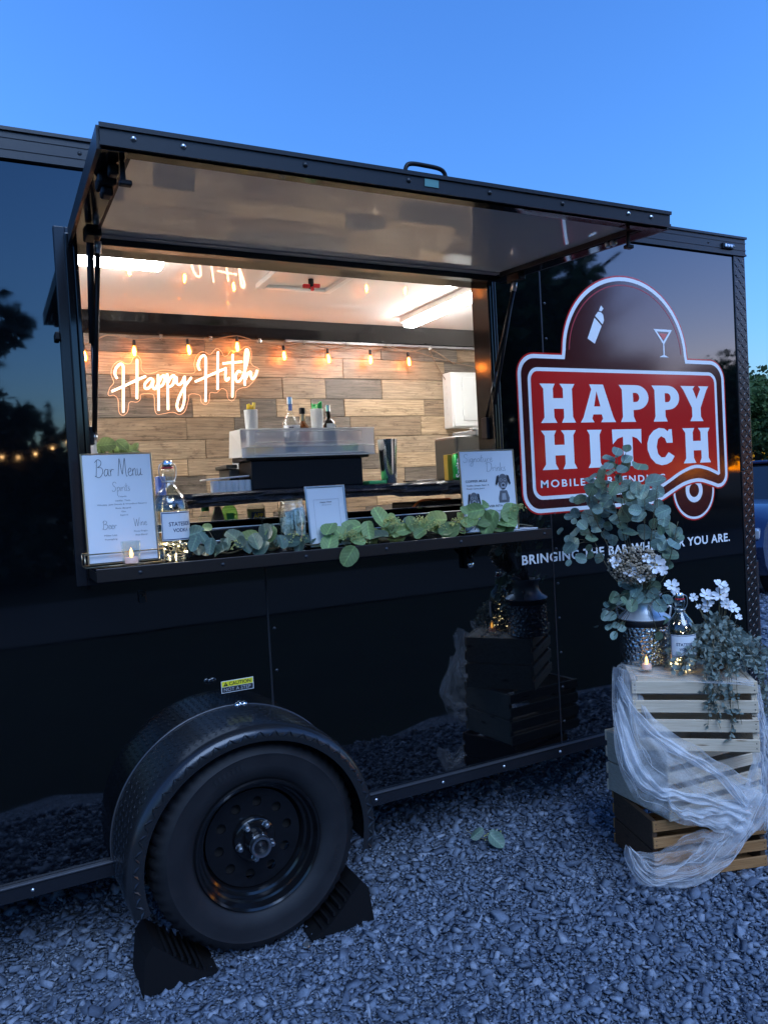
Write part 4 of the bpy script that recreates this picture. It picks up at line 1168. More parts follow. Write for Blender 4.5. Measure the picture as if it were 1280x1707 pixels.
LET = {
    'H': [[(0, 1), (.43, 1), (.37, .88), (.37, .63), (.655, .63), (.655, .88), (.57, 1), (1, 1), (.92, .87), (.92, .15), (1, 0), (.59, 0), (.66, .14), (.66, .36), (.38, .36), (.38, .14), (.46, 0), (0, 0), (.1, .14), (.1, .87)]],
    'A': [[(.28, 1), (.67, 1), (.93, .14), (1, 0), (.57, 0), (.63, .1), (.595, .21), (.36, .21), (.325, .1), (.38, 0), (0, 0), (.08, .13), (.33, .87)], [(.475, .82), (.57, .42), (.39, .42)]],
    'P': [[(0, 1), (.55, 1)] + arc(.58, .665, .42, .335, 80, -80, 14) + [(.47, .32), (.47, .14), (.54, 0), (.03, 0), (.1, .14), (.1, .87)], [(.47, .79), (.56, .79)] + arc(.56, .665, .12, .125, 80, -80, 8) + [(.47, .54)]],
    'Y': [[(0, 1), (.5, 1), (.43, .92), (.555, .64), (.70, .92), (.63, 1), (1, 1), (.92, .88), (.69, .38), (.69, .13), (.78, 0), (.3, 0), (.38, .13), (.38, .38), (.1, .88)]],
    'I': [[(0, 1), (1, 1), (.85, .87), (.85, .13), (1, 0), (0, 0), (.17, .13), (.17, .87)]],
    'T': [[(0, 1), (1, 1), (.99, .60), (.84, .75), (.68, .80), (.68, .14), (.79, 0), (.23, 0), (.36, .14), (.36, .80), (.18, .75), (.01, .60)]],
    'C': [[(1, .22), (.88, .07), (.7, 0), (.5, -.02), (.28, .04), (.1, .2), (0, .42), (0, .6), (.08, .8), (.25, .95), (.45, 1.02), (.65, 1.0), (.78, .92), (.82, .98), (.93, .98), (.95, .6), (.72, .6), (.66, .73), (.52, .79), (.4, .71), (.34, .5), (.38, .3), (.5, .2), (.64, .2), (.78, .34)]]}
def letter(ch, x0, x1, z0, z1):
    sheet_wall('letter', [[(x0 + (x1 - x0) * a, z0 + (z1 - z0) * b) for a, b in p] for p in LET[ch]], -0.0052, MT['white_vinyl'])
for ch, a, b in (('H', 1.459, 1.657), ('A', 1.685, 1.897), ('P', 1.923, 2.110), ('P', 2.133, 2.316), ('Y', 2.328, 2.524)):
    letter(ch, a, b, 1.754, 1.927)
for ch, a, b in (('H', 1.455, 1.653), ('I', 1.718, 1.806), ('T', 1.869, 2.054), ('C', 2.090, 2.268), ('H', 2.328, 2.522)):
    letter(ch, a, b, 1.547, 1.720)
each('small_letter', islands(on_wall(text_geo('MOBILE BARTENDING', 0.757, 0.034, 0.022, 1.30), 1.441, 1.4685, -0.0052)), MT['white_vinyl'], LG)
each('slogan_letter', islands(on_wall(text_geo('BRINGING THE BAR WHEREVER YOU ARE.', 1.322, 0.043, 0.026, 1.10), 1.321, 1.139, -0.0012)), MT['white_vinyl'], TR)
# shaker and cocktail glass in the arch
sheet_wall('shaker_print', [[(1.748, 2.135), (1.790, 2.113), (1.836, 2.196), (1.795, 2.232)], [(1.799, 2.240), (1.842, 2.203), (1.852, 2.222), (1.848, 2.248), (1.836, 2.258), (1.818, 2.260)], [(1.823, 2.266), (1.838, 2.262), (1.852, 2.276), (1.838, 2.290)]], -0.0046, MT['white_vinyl'])
sheet_wall('cocktail_glass_print', [[(2.164, 2.198), (2.288, 2.198), (2.231, 2.128), (2.231, 2.075), (2.258, 2.064), (2.196, 2.064), (2.223, 2.075), (2.223, 2.128)], [(2.186, 2.187), (2.266, 2.187), (2.227, 2.140)]], -0.0046, MT['white_vinyl'])
sheet_wall('drink_print', [[(2.198, 2.178), (2.256, 2.178), (2.227, 2.146)]], -0.0046, MT['red_vinyl'])
# ---------------------------------------------------------------- inside the trailer: lights and bar things
def fixture(label, box, run):
    x0, x1, y0, y1 = box
    t = thing('ceiling_light', label, 'light', ((x0 + x1) / 2, (y0 + y1) / 2, 2.6), 'white tube lights on the trailer ceiling')
    part('housing', gbev(x0, x1, y0, y1, 2.575, 2.6125, 0.006), MT['white_plastic'], t)
    if run == 'x':
        part('diffuser', gbev(x0 + 0.012, x1 - 0.012, y0 + 0.02, y1 - 0.02, 2.545, 2.5745, 0.010), MT['led'], t)
    else:
        part('diffuser', gbev(x0 + 0.02, x1 - 0.02, y0 + 0.012, y1 - 0.012, 2.545, 2.5745, 0.010), MT['led'], t)
    return t
fixture('long white tube light on the ceiling seen through the paired gas struts', (-1.14, 0.06, 0.80, 0.92), 'x')
fixture('white tube light on the ceiling near the electrical box', (1.74, 1.86, 0.55, 1.72), 'y')

# neon sign
NS = thing('neon_sign', 'glowing script neon sign on clear acrylic backing on the plank wall', 'neon sign', (0.4, 1.985, 2.2))
for s in NEON:
    pts = [(a, 1.985, b) for a, b in s]
    part('neon_tube', gtube(catmull(pts, 6), 0.0062, 8), MT['neon'], NS, True)
oc = [(p.x, p.z) for p in catmull([(a, 0, b) for a, b in NEON_OUT], 4, True)]
bk = on_wall(flat_geo([oc]), 0, 0, 1.998)
part('acrylic_backing', bk, MT['acrylic'], NS)
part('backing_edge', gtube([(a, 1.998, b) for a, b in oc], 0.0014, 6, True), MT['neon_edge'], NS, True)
part('power_lead', gtube(catmull([(0.86, 1.998, 2.41), (0.95, 2.0, 2.45), (1.10, 2.0, 2.415), (1.2, 2.0, 2.40)], 6), 0.003, 6), MT['cord'], NS, True)

# string of edison bulbs
SL = thing('string_lights', 'string of amber filament bulbs hung along the top of the plank wall', 'string lights', (0.9, 1.95, 2.45))
BUL = [(-0.50, 2.375), (-0.177, 2.355), (0.097, 2.391), (0.414, 2.409), (0.715, 2.438), (1.018, 2.392), (1.324, 2.383), (1.631, 2.384), (1.927, 2.380), (2.30, 2.33)]
cp = []
for i, (x, z) in enumerate(BUL[:-1]):
    cp.append((x, 1.955, z + 0.058))
    x2, z2 = BUL[i + 1]
    hook = 2.475 if i % 2 else 2.470
    cp.append(((x + x2) / 2, 1.985, hook))
cp.append((2.30, 1.955, 2.36))
part('cord', gjoin([gtube(catmull(cp, 8), 0.0035, 6), gtube(catmull([(0.98, 1.99, 2.455), (1.25, 1.99, 2.435), (1.6, 1.99, 2.455), (1.95, 1.99, 2.452), (2.2, 1.99, 2.40), (2.5, 1.99, 2.35)], 8), 0.0032, 6), gtube(catmull([(2.12, 1.995, 2.46), (2.18, 1.995, 2.35), (2.24, 1.99, 2.25), (2.32, 1.99, 2.12), (2.33, 1.99, 2.0)], 6), 0.003, 6), gsphere((2.26, 1.988, 2.22), 0.012, 8, 5)]), MT['cord'], SL, True)
part('clip', gjoin([gbev(x - 0.010, x + 0.010, 1.975, 2.0, 2.462, 2.492, 0.004) for x in (-0.33, 0.26, 0.56, 0.87, 1.17, 1.48, 1.78, 2.12)]), thin_glass('clear_clip', (0.8, 0.8, 0.8), 0.2), SL)
soc = mesh(*glathe([(0.0, 0.056), (0.008, 0.055), (0.0095, 0.045), (0.0095, 0.026), (0.008, 0.022)], 12), True, 'socket')
soc.materials.append(MT['black_plastic'])
bulb_me = mesh(*glathe([(0.008, 0.026), (0.011, 0.016), (0.016, 0.0), (0.018, -0.014), (0.015, -0.030), (0.008, -0.040), (0.0, -0.042)], 16), True, 'bulb')
bulb_me.materials.append(MT['amber_glass'])
fg = []
for k in range(4):
    a = k * PI / 2 + 0.4
    fg.append(gtube([(0.003 * math.cos(a), 0.003 * math.sin(a), 0.014), (0.0075 * math.cos(a), 0.0075 * math.sin(a), -0.012), (0.004 * math.cos(a), 0.004 * math.sin(a), -0.034)], 0.0016, 5))
fil_me = mesh(*gjoin(fg), True, 'filament')
fil_me.materials.append(MT['filament'])
for x, z in BUL[:-1]:
    tl = random.uniform(-0.12, 0.12)
    M = Matrix.Translation((x, 1.955, z)) @ Matrix.Rotation(tl, 4, 'Y')
    b_ = inst('bulb', bulb_me, M, SL)
    for nm, me in (('socket', soc), ('filament', fil_me)):
        c_ = bpy.data.objects.new(nm, me)
        COL.objects.link(c_)
        c_.parent = b_

# electrical box on the wall
EBM = mat('grey_white_enamel', (0.40, 0.42, 0.42), 0.3)
EB = thing('electrical_box', 'white metal electrical panel mounted on the plank wall', 'electrical box', (2.40, 2.02, 1.9))
part('box_body', gbev(2.235, 2.56, 1.915, 2.028, 1.905, 2.30, 0.006), EBM, EB)
part('box_cover', gbev(2.243, 2.552, 1.898, 1.9145, 1.913, 2.292, 0.006), EBM, EB)
part('box_door', gbev(2.315, 2.535, 1.890, 1.8975, 1.955, 2.262, 0.004), EBM, EB)
part('hinge', gjoin([gtube([(2.313, 1.892, a), (2.313, 1.892, a + 0.04)], 0.005, 6) for a in (1.99, 2.19)]), EBM, EB)
part('knockouts', gjoin([glathe([(0.0, -0.002), (0.010, -0.0015), (0.011, 0.0)], 10, 'z', (0, 0, 0)) and gx(glathe([(0.0, 0.0), (0.011, -0.0005), (0.012, 0.002)], 10, 'z'), Matrix.Translation((2.2352, 1.97, 1.95 + 0.05 * i)) @ Matrix.Rotation(-PI / 2, 4, 'Y')) for i in range(6)]), MT['grey_plastic'], EB)

CZ = 1.5235
# condiment tray with clear lid
GT = thing('condiment_tray', 'black bar condiment tray with open clear lid on the inner counter', 'condiment tray', (0.44, 0.30, CZ))
part('tray_base', gbev(0.196, 0.674, 0.19, 0.36, CZ + 0.001, 1.640, 0.006), MT['black_plastic'], GT)
part('tray_rim', gbev(0.175, 0.702, 0.178, 0.372, 1.640, 1.662, 0.005), MT['black_plastic'], GT)
part('tray_insert', gjoin([gbev(0.20 + 0.117 * i, 0.31 + 0.117 * i, 0.20, 0.35, 1.655, 1.668, 0.004) for i in range(4)]), MT['white_plastic'], GT)
lid = gjoin([
    ([(0.155, 0.165, 1.652), (0.722, 0.165, 1.652), (0.722, 0.170, 1.690), (0.155, 0.170, 1.690), (0.168, 0.215, 1.764), (0.748, 0.215, 1.764), (0.748, 0.36, 1.768), (0.168, 0.36, 1.768)], [(0, 1, 2, 3), (3, 2, 5, 4), (4, 5, 6, 7)]),
    ([(0.155, 0.165, 1.652), (0.155, 0.170, 1.690), (0.168, 0.215, 1.764), (0.168, 0.36, 1.768), (0.16, 0.36, 1.66)], [(0, 1, 2, 3, 4)]),
    ([(0.722, 0.165, 1.652), (0.722, 0.170, 1.690), (0.748, 0.215, 1.764), (0.748, 0.36, 1.768), (0.724, 0.36, 1.66)], [(0, 1, 2, 3, 4)])])
part('clear_lid', lid, MT['frosted'], GT)
def lidp(u, w):
    a, b = V3((0.155, 0.168, 1.690)), V3((0.722, 0.168, 1.690))
    c, d = V3((0.168, 0.213, 1.764)), V3((0.748, 0.213, 1.764))
    return (a * (1 - u) + b * u) * (1 - w) + (c * (1 - u) + d * u) * w
part('lid_rib', gjoin([gtube([lidp(.1, .25), lidp(.9, .25), lidp(.9, .85), lidp(.1, .85)], 0.0016, 6, True), gtube([V3((0.205, 0.1655, 1.660)), V3((0.675, 0.1655, 1.660)), V3((0.682, 0.168, 1.694)), V3((0.212, 0.168, 1.694))], 0.0016, 6, True), gtube([lidp(0, 0), lidp(1, 0)], 0.002, 6), gtube([lidp(0, 1), lidp(1, 1)], 0.002, 6), gtube([V3((0.155, 0.165, 1.652)), V3((0.722, 0.165, 1.652))], 0.0022, 6)]), mat('clear_rib', (0.8, 0.8, 0.77), 0.15, alpha=0.7), GT, True)
part('fruit_slices', gjoin([gx(glathe([(0.0, -0.004), (0.026, -0.004), (0.026, 0.004), (0.0, 0.004)], 14), Matrix.Translation((0.235 + 0.028 * i, 0.27 + 0.02 * (i % 2), 1.685)) @ Matrix.Rotation(0.9 + 0.2 * i, 4, 'X')) for i in range(3)]), MT['yellow'], GT)
part('tong_bundle', gjoin([gtube([(0.385 + 0.012 * i, 0.28, 1.665), (0.372 + 0.02 * i, 0.27, 1.735)], 0.006, 6) for i in range(4)]), MT['black_plastic'], GT)
sidebox = solo('metal_bin', gjoin([gbev(0.140, 0.182, 0.30, 0.45, CZ + 0.001, 1.615, 0.004), gbev(0.128, 0.1725, 0.29, 0.46, 1.6155, 1.632, 0.004)]), mat('dark_steel_bin', (0.06, 0.06, 0.055), 0.3, metal=0.6), 'small dark steel bin peeking out behind the condiment tray near the ribbed cups', 'bin')

def cup(x, y, z0, z1, r, col, label, cat='straw cup'):
    t = thing('straw_cup', label, cat, (x, y, z0), 'straw cups behind the tray')
    part('cup', glathe([(0.0, z0 + 0.001), (r * 0.78, z0 + 0.001), (r, z1), (r - 0.002, z1), (r * 0.76, z0 + 0.004), (0, z0 + 0.004)], 20, 'z', (x, y, 0)), MT['white_plastic'], t, auto=50)
    rr = random.Random(int(x * 1000))
    for k in range(7):
        a = (k - 3) / 3.0
        s0 = V3((x - 0.012 + 0.007 * k * 0.6, y + rr.uniform(-0.012, 0.012), z1 - 0.05))
        s1 = V3((x + a * 0.017 + 0.004, y + rr.uniform(-0.015, 0.015), z1 + 0.022 + 0.010 * max(0, a) + rr.uniform(-0.002, 0.004)))
        part('straw', gtube([s0, s1], 0.0042, 6), col, t, True)
    return t
riser = solo('bar_riser', gjoin([gbev(0.23, 0.76, 0.385, 0.56, CZ + 0.001, 1.700, 0.004)]), MT['grey_plastic'], 'low grey riser on the counter behind the condiment tray', 'riser')
RZ = 1.7005
cup(0.285, 0.43, RZ, 1.863, 0.0285, MT['yellow'], 'white cup of yellow straws behind the condiment tray')
cup(0.582, 0.43, RZ, 1.866, 0.0285, MT['green'], 'white cup of green straws behind the condiment tray')

def bottle(name, label, x, y, z0, prof, mt, cap=None, cap_mt=None, lab=None, lab_mt=None, cat='bottle', group='bottles behind the tray', extra=None):
    t = thing(name, label, cat, (x, y, z0), group)
    part('glass_body', glathe([(r, z0 + h) for r, h in prof], 24, 'z', (x, y, 0)), mt, t, auto=50)
    if cap:
        part('cap', glathe([(r, z0 + h) for r, h in cap], 18, 'z', (x, y, 0)), cap_mt, t, auto=40)
    if lab:
        r, h0, h1, a0, a1 = lab
        part('label', cylpatch(x, y, z0, r, h0, h1, a0, a1), lab_mt or MT['print_paper'], t, True)
    return t
def cylpatch(x, y, z0, r, h0, h1, a0, a1, n=16):
    v, f = [], []
    for i in range(n + 1):
        a = math.radians(a0 + (a1 - a0) * i / n)
        v += [(x + r * math.cos(a), y + r * math.sin(a), z0 + h0), (x + r * math.cos(a), y + r * math.sin(a), z0 + h1)]
    for i in range(n):
        f.append((2 * i, 2 * i + 2, 2 * i + 3, 2 * i + 1))
    return v, f
tq = bottle('liquor_bottle', 'round clear liquor bottle with white label and tall neck behind the tray', 0.470, 0.46, RZ,
       [(0.0, 0.002), (0.036, 0.002), (0.039, 0.01), (0.039, 0.085), (0.034, 0.112), (0.018, 0.140), (0.0125, 0.155), (0.0125, 0.195)], MT['glass'],
       [(0.0, 0.222), (0.013, 0.221), (0.014, 0.205), (0.014, 0.19)], MT['chrome'], (0.0396, 0.048, 0.098, 200, 340))
part('neck_ribbon', cylpatch(0.470, 0.46, RZ, 0.0135, 0.162, 0.205, 225, 300, 8), MT['blue_box'], tq)
part('label_print', gjoin([cylpatch(0.470, 0.46, RZ, 0.0400, 0.082, 0.090, 238, 268, 6), cylpatch(0.470, 0.46, RZ, 0.0400, 0.060, 0.065, 225, 290, 6)]), MT['ink_grey'], tq)
bottle('liquor_bottle', 'small amber whiskey bottle with black cap beside the round clear bottle', 0.530, 0.47, RZ,
       [(0.0, 0.002), (0.026, 0.002), (0.028, 0.008), (0.028, 0.080), (0.024, 0.098), (0.013, 0.112), (0.012, 0.15)], MT['amber_liquor'],
       [(0.0, 0.176), (0.0125, 0.176), (0.0135, 0.172), (0.0135, 0.150)], MT['black_plastic'], (0.0128, 0.118, 0.148, 190, 350), MT['brass'])
bottle('liquor_bottle', 'dark bottle with pale printed shoulder beside the green straws', 0.652, 0.47, RZ,
       [(0.0, 0.002), (0.034, 0.002), (0.036, 0.01), (0.036, 0.098), (0.028, 0.112), (0.012, 0.128), (0.0115, 0.17)], mat('dark_bottle', (0.01, 0.008, 0.008), 0.08),
       [(0.0, 0.188), (0.0125, 0.188), (0.0125, 0.160)], MT['chrome'], (0.0366, 0.080, 0.104, 235, 300))
bottle('liquor_bottle', 'slim clear bottle with steel pourer behind the green straws', 0.628, 0.51, RZ,
       [(0.0, 0.002), (0.022, 0.002), (0.022, 0.12), (0.011, 0.135), (0.0105, 0.175)], MT['glass'],
       [(0.0, 0.196), (0.010, 0.194), (0.011, 0.172)], MT['chrome'])

# shaker
SK = thing('cocktail_shaker', 'tall polished steel shaker tin standing on the inner counter', 'shaker', (0.808, 0.215, CZ))
part('tin', glathe([(0.0, CZ + 0.0012), (0.030, CZ + 0.0012), (0.032, CZ + 0.004), (0.0425, 1.708), (0.0435, 1.712), (0.041, 1.712), (0.030, CZ + 0.01), (0.0, CZ + 0.01)], 40, 'z', (0.808, 0.215, 0)), MT['chrome'], SK, auto=50)
solo('green_mat', gbev(0.69, 0.775, 0.17, 0.35, CZ + 0.001, CZ + 0.016, 0.004), mat('green_silicone', (0.10, 0.55, 0.16), 0.3), 'thin green mat between the tray and the shaker', 'mat')
part('lime_wedge', gjoin([gsphere((0.690, 0.30, 1.690), 0.022, 10, 7), gsphere((0.672, 0.33, 1.688), 0.020, 10, 7)]), mat('lime_skin', (0.20, 0.42, 0.05), 0.4), GT, True)
# cup stack, blue box
ps = []
for k in range(6):
    ps.append(glathe([(0.0, CZ + 0.001), (0.016, CZ + 0.001), (0.0165, CZ + 0.040), (0.015, CZ + 0.044), (0.0, CZ + 0.0445)], 12, 'z', (0.055 + 0.0255 * k, 0.21, 0)))
NP = thing('plastic_cup_tray', 'white ribbed plastic tray of cups between the blue carton and condiment tray', 'cups', (0.11, 0.22, CZ))
for k in range(6):
    part('ribbed_cup', ps[k], MT['white_plastic'], NP, auto=60)
part('tray_sheet', gx(gbev(-0.085, 0.085, -0.05, 0.05, 0, 0.006, 0.002), Matrix.Translation((0.108, 0.255, CZ + 0.052)) @ Matrix.Rotation(-0.05, 4, 'Y')), MT['white_plastic'], NP)
solo('blue_carton', gjoin([gbev(-0.158, -0.131, 0.19, 0.25, CZ + 0.001, 1.594, 0.002)]), MT['blue_box'], 'small blue carton on the counter behind the bar menu bottle', 'carton')
# right end of the counter
GB = thing('grey_bin', 'grey plastic bin with white handle on the inner counter behind the soda can', 'bin', (1.24, 0.32, CZ))
part('bin_body', gbev(1.175, 1.42, 0.25, 0.44, CZ + 0.001, 1.725, 0.012), mat('brushed_grey_bin', (0.085, 0.083, 0.072), 0.35), GB)
part('bin_rim', gbev(1.285, 1.43, 0.24, 0.45, 1.7255, 1.752, 0.005), MT['grey_plastic'], GB)
part('bin_handle', gbev(1.27, 1.40, 0.25, 0.28, 1.7525, 1.760, 0.003), MT['white_plastic'], GB)
CN = thing('soda_can', 'green soda can on the inner counter beside the signature drinks card', 'can', (1.150, 0.19, CZ))
part('can_body', glathe([(0.0, CZ + 0.004), (0.024, CZ + 0.001), (0.032, CZ + 0.01), (0.033, CZ + 0.105), (0.026, CZ + 0.118)], 28, 'z', (1.150, 0.19, 0)), MT['green_can'], CN, auto=40)
part('can_top', glathe([(0.0, CZ + 0.116), (0.0255, CZ + 0.116), (0.027, CZ + 0.1185), (0.0255, CZ + 0.1205)], 28, 'z', (1.150, 0.19, 0)), MT['chrome'], CN, auto=40)
tg = text_geo('Sprite', 0.085, 0.036, 0.03)
vv = []
for p in tg[0]:
    a = math.radians(236) + (p[1] - 0.018) / 0.0334 * -1
    vv.append((1.150 + 0.0334 * math.cos(a), 0.19 + 0.0334 * math.sin(a), CZ + 0.012 + p[0]))
part('can_lettering', (vv, tg[1]), MT['white_vinyl'], CN)
solo('yellow_carton', gbev(1.118, 1.142, 0.235, 0.27, CZ + 0.001, 1.640, 0.002), mat('yellow_carton', (0.55, 0.36, 0.05), 0.5), 'narrow yellow carton behind the green soda can', 'carton')
solo('paper_stack', gjoin([gbev(1.165, 1.24, 0.14, 0.20, CZ + 0.124, CZ + 0.128, 0.001)]), MT['print_paper'], 'white card lying across the top of the green soda can', 'card')
solo('steel_strainer', gjoin([gx(glathe([(0.0, 0.0), (0.03, 0.002), (0.034, 0.008), (0.0, 0.010)], 18), Matrix.Translation((0.90, 0.20, CZ + 0.001))), gtube([(0.93, 0.20, CZ + 0.006), (1.02, 0.19, CZ + 0.008)], 0.004, 6)]), MT['chrome'], 'flat steel strainer lying on the counter between the shaker and soda can', 'strainer')
# things on the shelf under the counter, seen in the gap below it
BZ = 1.3255
GAPG = 'bottles in the gap under the counter'
b1 = bottle('drink_bottle', 'short clear bottle with green cap under the counter behind the shelf bottle', 0.043, 0.33, BZ, [(0, .002), (.030, .002), (.031, .008), (.031, .10), (.014, .122), (.013, .13)], MT['glass'], [(0, .146), (.0155, .146), (.0155, .128)], MT['green'], group=GAPG)
bottle('steel_pourer', 'pear shaped polished steel vessel under the counter', 0.082, 0.29, BZ, [(0, .002), (.032, .002), (.036, .012), (.036, .05), (.031, .085), (.018, .12), (.011, .143), (0, .145)], MT['chrome'], cat='vessel', group=None)
b2 = bottle('drink_bottle', 'clear bottle with green label under the counter', 0.142, 0.34, BZ, [(0, .002), (.033, .002), (.034, .008), (.034, .115), (.026, .135), (.014, .146)], MT['green_glass'], None, None, (.0345, .035, .115, 235, 285), MT['green'], group=GAPG)
b3 = bottle('drink_bottle', 'juice bottle with blue and cream label under the counter', 0.250, 0.33, BZ, [(0, .002), (.037, .002), (.038, .008), (.038, .13), (.03, .145)], MT['glass'], None, None, (.0386, .04, .112, 225, 300), mat('cream_label', (0.7, 0.62, 0.4), 0.5), group=GAPG)
part('label_band', cylpatch(0.250, 0.33, BZ, .0391, .082, .113, 225, 300), MT['navy'], b3)
tg = text_geo('APP', 0.042, 0.021, 0.03)
part('label_lettering', ([(0.250 + .0396 * math.cos(math.radians(236) + p[0] / .0396), 0.33 + .0396 * math.sin(math.radians(236) + p[0] / .0396), BZ + .087 + p[1]) for p in tg[0]], tg[1]), MT['yellow'], b3)
part('drink', glathe([(0, .004), (.036, .006), (.036, .125), (0, .126)], 20, 'z', (0.250, 0.33, BZ)), mat('juice', (0.62, 0.52, 0.32), 0.2), b3, True)
solo('dark_case', gjoin([gbev(0.96, 1.40, 0.22, 0.5, BZ + 0.001, 1.436, 0.01)]), MT['black_plastic'], 'dark case on the shelf under the counter behind the signature drinks card', 'case')
solo('orange_cable', gtube(catmull([(0.905, 0.25, BZ + 0.006), (0.925, 0.25, 1.40), (0.98, 0.25, 1.442), (1.08, 0.26, 1.4415), (1.16, 0.3, 1.4415)], 6), 0.005, 6), mat('orange_cable', (0.75, 0.18, 0.04), 0.5), 'orange cable looped over the dark case under the counter', 'cable', True)
bottle('drink_bottle', 'blue and white bottle on the inner counter behind the bar menu', -0.372, 0.22, CZ, [(0, .002), (.030, .002), (.032, .01), (.032, .13), (.014, .17), (.013, .20)], MT['white_plastic'], [(0, .222), (.015, .222), (.015, .195)], MT['white_plastic'], (.0325, .06, .15, 180, 340), MT['blue_box'], group='bottles on the inner counter')
# ---------------------------------------------------------------- things standing on the serving shelf
SZ = 1.3062
GLY = {'B': ([[(.1, 0), (.16, .5), (.22, 1)], [(.05, .85), (.3, 1.02), (.55, .9), (.5, .68), (.25, .55)], [(.25, .55), (.6, .5), (.62, .2), (.35, -.05), (.0, .05)]], .72),
       'a': ([[(.35, .4), (.15, .42), (.03, .2), (.12, .02), (.3, .15), (.36, .42), (.36, .1), (.48, .02)]], .48), 'r': ([[(.05, .42), (.07, .2), (.08, .02)], [(.07, .25), (.2, .42), (.34, .38)]], .36),
       'M': ([[(.0, .0), (.15, .95), (.2, .95), (.32, .2), (.38, .2), (.58, 1.0), (.62, .95), (.66, .05), (.75, 0)]], .80), 'e': ([[(.05, .2), (.25, .28), (.27, .42), (.15, .45), (.04, .25), (.1, .02), (.25, .0), (.38, .12)]], .36),
       'n': ([[(.04, .42), (.05, .2), (.06, 0)], [(.06, .25), (.2, .43), (.28, .35), (.28, .03), (.4, .05)]], .4), 'u': ([[(.04, .42), (.05, .1), (.15, 0), (.28, .15), (.32, .42)], [(.32, .42), (.31, .05), (.45, .05)]], .45),
       'S': ([[(.55, .85), (.35, 1.02), (.12, .85), (.2, .6), (.42, .4), (.38, .08), (.12, -.02), (-.02, .15)]], .6), 'p': ([[(.05, .42), (.03, 0), (.02, -.5)], [(.05, .3), (.22, .45), (.34, .28), (.22, .02), (.05, .05)]], .38),
       'i': ([[(.06, .42), (.06, .05), (.16, .03)], [(.08, .58), (.085, .60), (.09, .62)]], .18), 't': ([[(.1, .85), (.08, .08), (.2, 0)], [(-.05, .5), (.1, .52), (.26, .55)]], .26), 's': ([[(.25, .4), (.1, .4), (.06, .28), (.22, .18), (.2, .02), (.0, .02)]], .3),
       'W': ([[(.0, .95), (.12, .02), (.16, .02), (.32, .7), (.36, .7), (.44, .02), (.48, .02), (.72, 1.0)]], .72), 'D': ([[(.12, .98), (.1, .5), (.08, 0)], [(-.05, .9), (.3, 1.02), (.62, .8), (.6, .3), (.3, -.03), (.0, .02)]], .7),
       'k': ([[(.06, .95), (.06, .5), (.06, 0)], [(.3, .42), (.08, .2), (.3, .0), (.38, .03)]], .38), 'g': ([[(.34, .4), (.15, .44), (.03, .22), (.14, .03), (.3, .18), (.35, .42), (.33, -.3), (.18, -.5), (.02, -.38), (.2, -.1), (.45, .1)]], .46), ' ': ([], .3)}
def script(s, u0, u1, v, h, w=0.018):
    """handwritten strokes as a flat ribbon in card units; u across, v baseline from the top"""
    tot = sum(GLY[c][1] for c in s)
    k = (u1 - u0) / tot
    x = u0
    gs = []
    for c in s:
        st, ad = GLY[c]
        for q in st:
            pts = catmull([(x + a * k, b * h, 0) for a, b in q], 5)
            vv, ff = [], []
            for i, p in enumerate(pts):
                t = (pts[min(i + 1, len(pts) - 1)] - pts[max(i - 1, 0)]).normalized()
                nn = V3((-t.y, t.x, 0)) * (w * h * (0.55 + 0.45 * abs(t.y)))
                vv += [p + nn, p - nn]
            for i in range(len(pts) - 1):
                ff.append((2 * i, 2 * i + 1, 2 * i + 3, 2 * i + 2))
            gs.append(([(p[0], p[1] - v, 0) for p in vv], ff))
        x += ad * k
    return gjoin(gs)
def tline(s, u0, u1, v, h, bold=0.0):
    g = text_geo(s, u1 - u0, h, bold)
    return [(p[0] + u0, p[1] - v, 0) for p in g[0]], g[1]

class Card:
    """a framed card: origin at its top left, width w, height h, leaning back by lean, turned by rz"""
    def __init__(s, x, y, z, w, h, lean=0.0, rz=0.0):
        s.M = Matrix.Translation((x, y, z)) @ Matrix.Rotation(rz, 4, 'Z') @ Matrix.Rotation(-lean, 4, 'X')
        s.w, s.h = w, h
    def put(s, g, off=0.0012):
        return [tuple(s.M @ V3((p[0], -off, p[1]))) for p in g[0]], g[1]
    def box(s, u0, u1, v0, v1, d0, d1):
        g = gbev(u0, u1, d0, d1, -v1, -v0, 0.0015, 1)
        return gx(g, s.M)
def paper(c, off=0.0):
    return c.put(flat_geo([[(0, 0), (c.w, 0), (c.w, -c.h), (0, -c.h)]]), off)

# bar menu in a brass wire stand
BM = thing('bar_menu', 'white bar menu card in thin brass frame behind the tealight on the shelf', 'menu card', (-0.345, -0.14, SZ))
c = Card(-0.449, -0.128, 1.660, 0.211, 0.342, 0.07, 0.04)
W_, H_ = c.w, c.h
part('glass_plate', c.box(0.001, W_ - 0.001, 0.001, H_ - 0.001, -0.0006, 0.004), MT['print_paper'], BM)
part('frame', gjoin([c.box(-0.004, 0.0, -0.004, H_ + 0.004, -0.003, 0.005), c.box(W_, W_ + 0.004, -0.004, H_ + 0.004, -0.003, 0.005), c.box(0, W_, -0.004, 0.0, -0.003, 0.005), c.box(0, W_, H_, H_ + 0.004, -0.003, 0.005)]), MT['brass'], BM)
def cp_(g): return c.put(([(p[0] * W_, p[1] * H_, 0) for p in g[0]], g[1]), 0.0016)
part('script_heading', cp_(script('Bar Menu', .17, .86, .205, .155, .022)), MT['ink'], BM)
part('script_heading', cp_(script('Spirits', .40, .66, .345, .085, .022)), MT['ink'], BM)
part('script_heading', gjoin([cp_(script('Beer', .22, .43, .69, .075, .026)), cp_(script('Wine', .68, .87, .675, .075, .026))]), MT['ink'], BM)
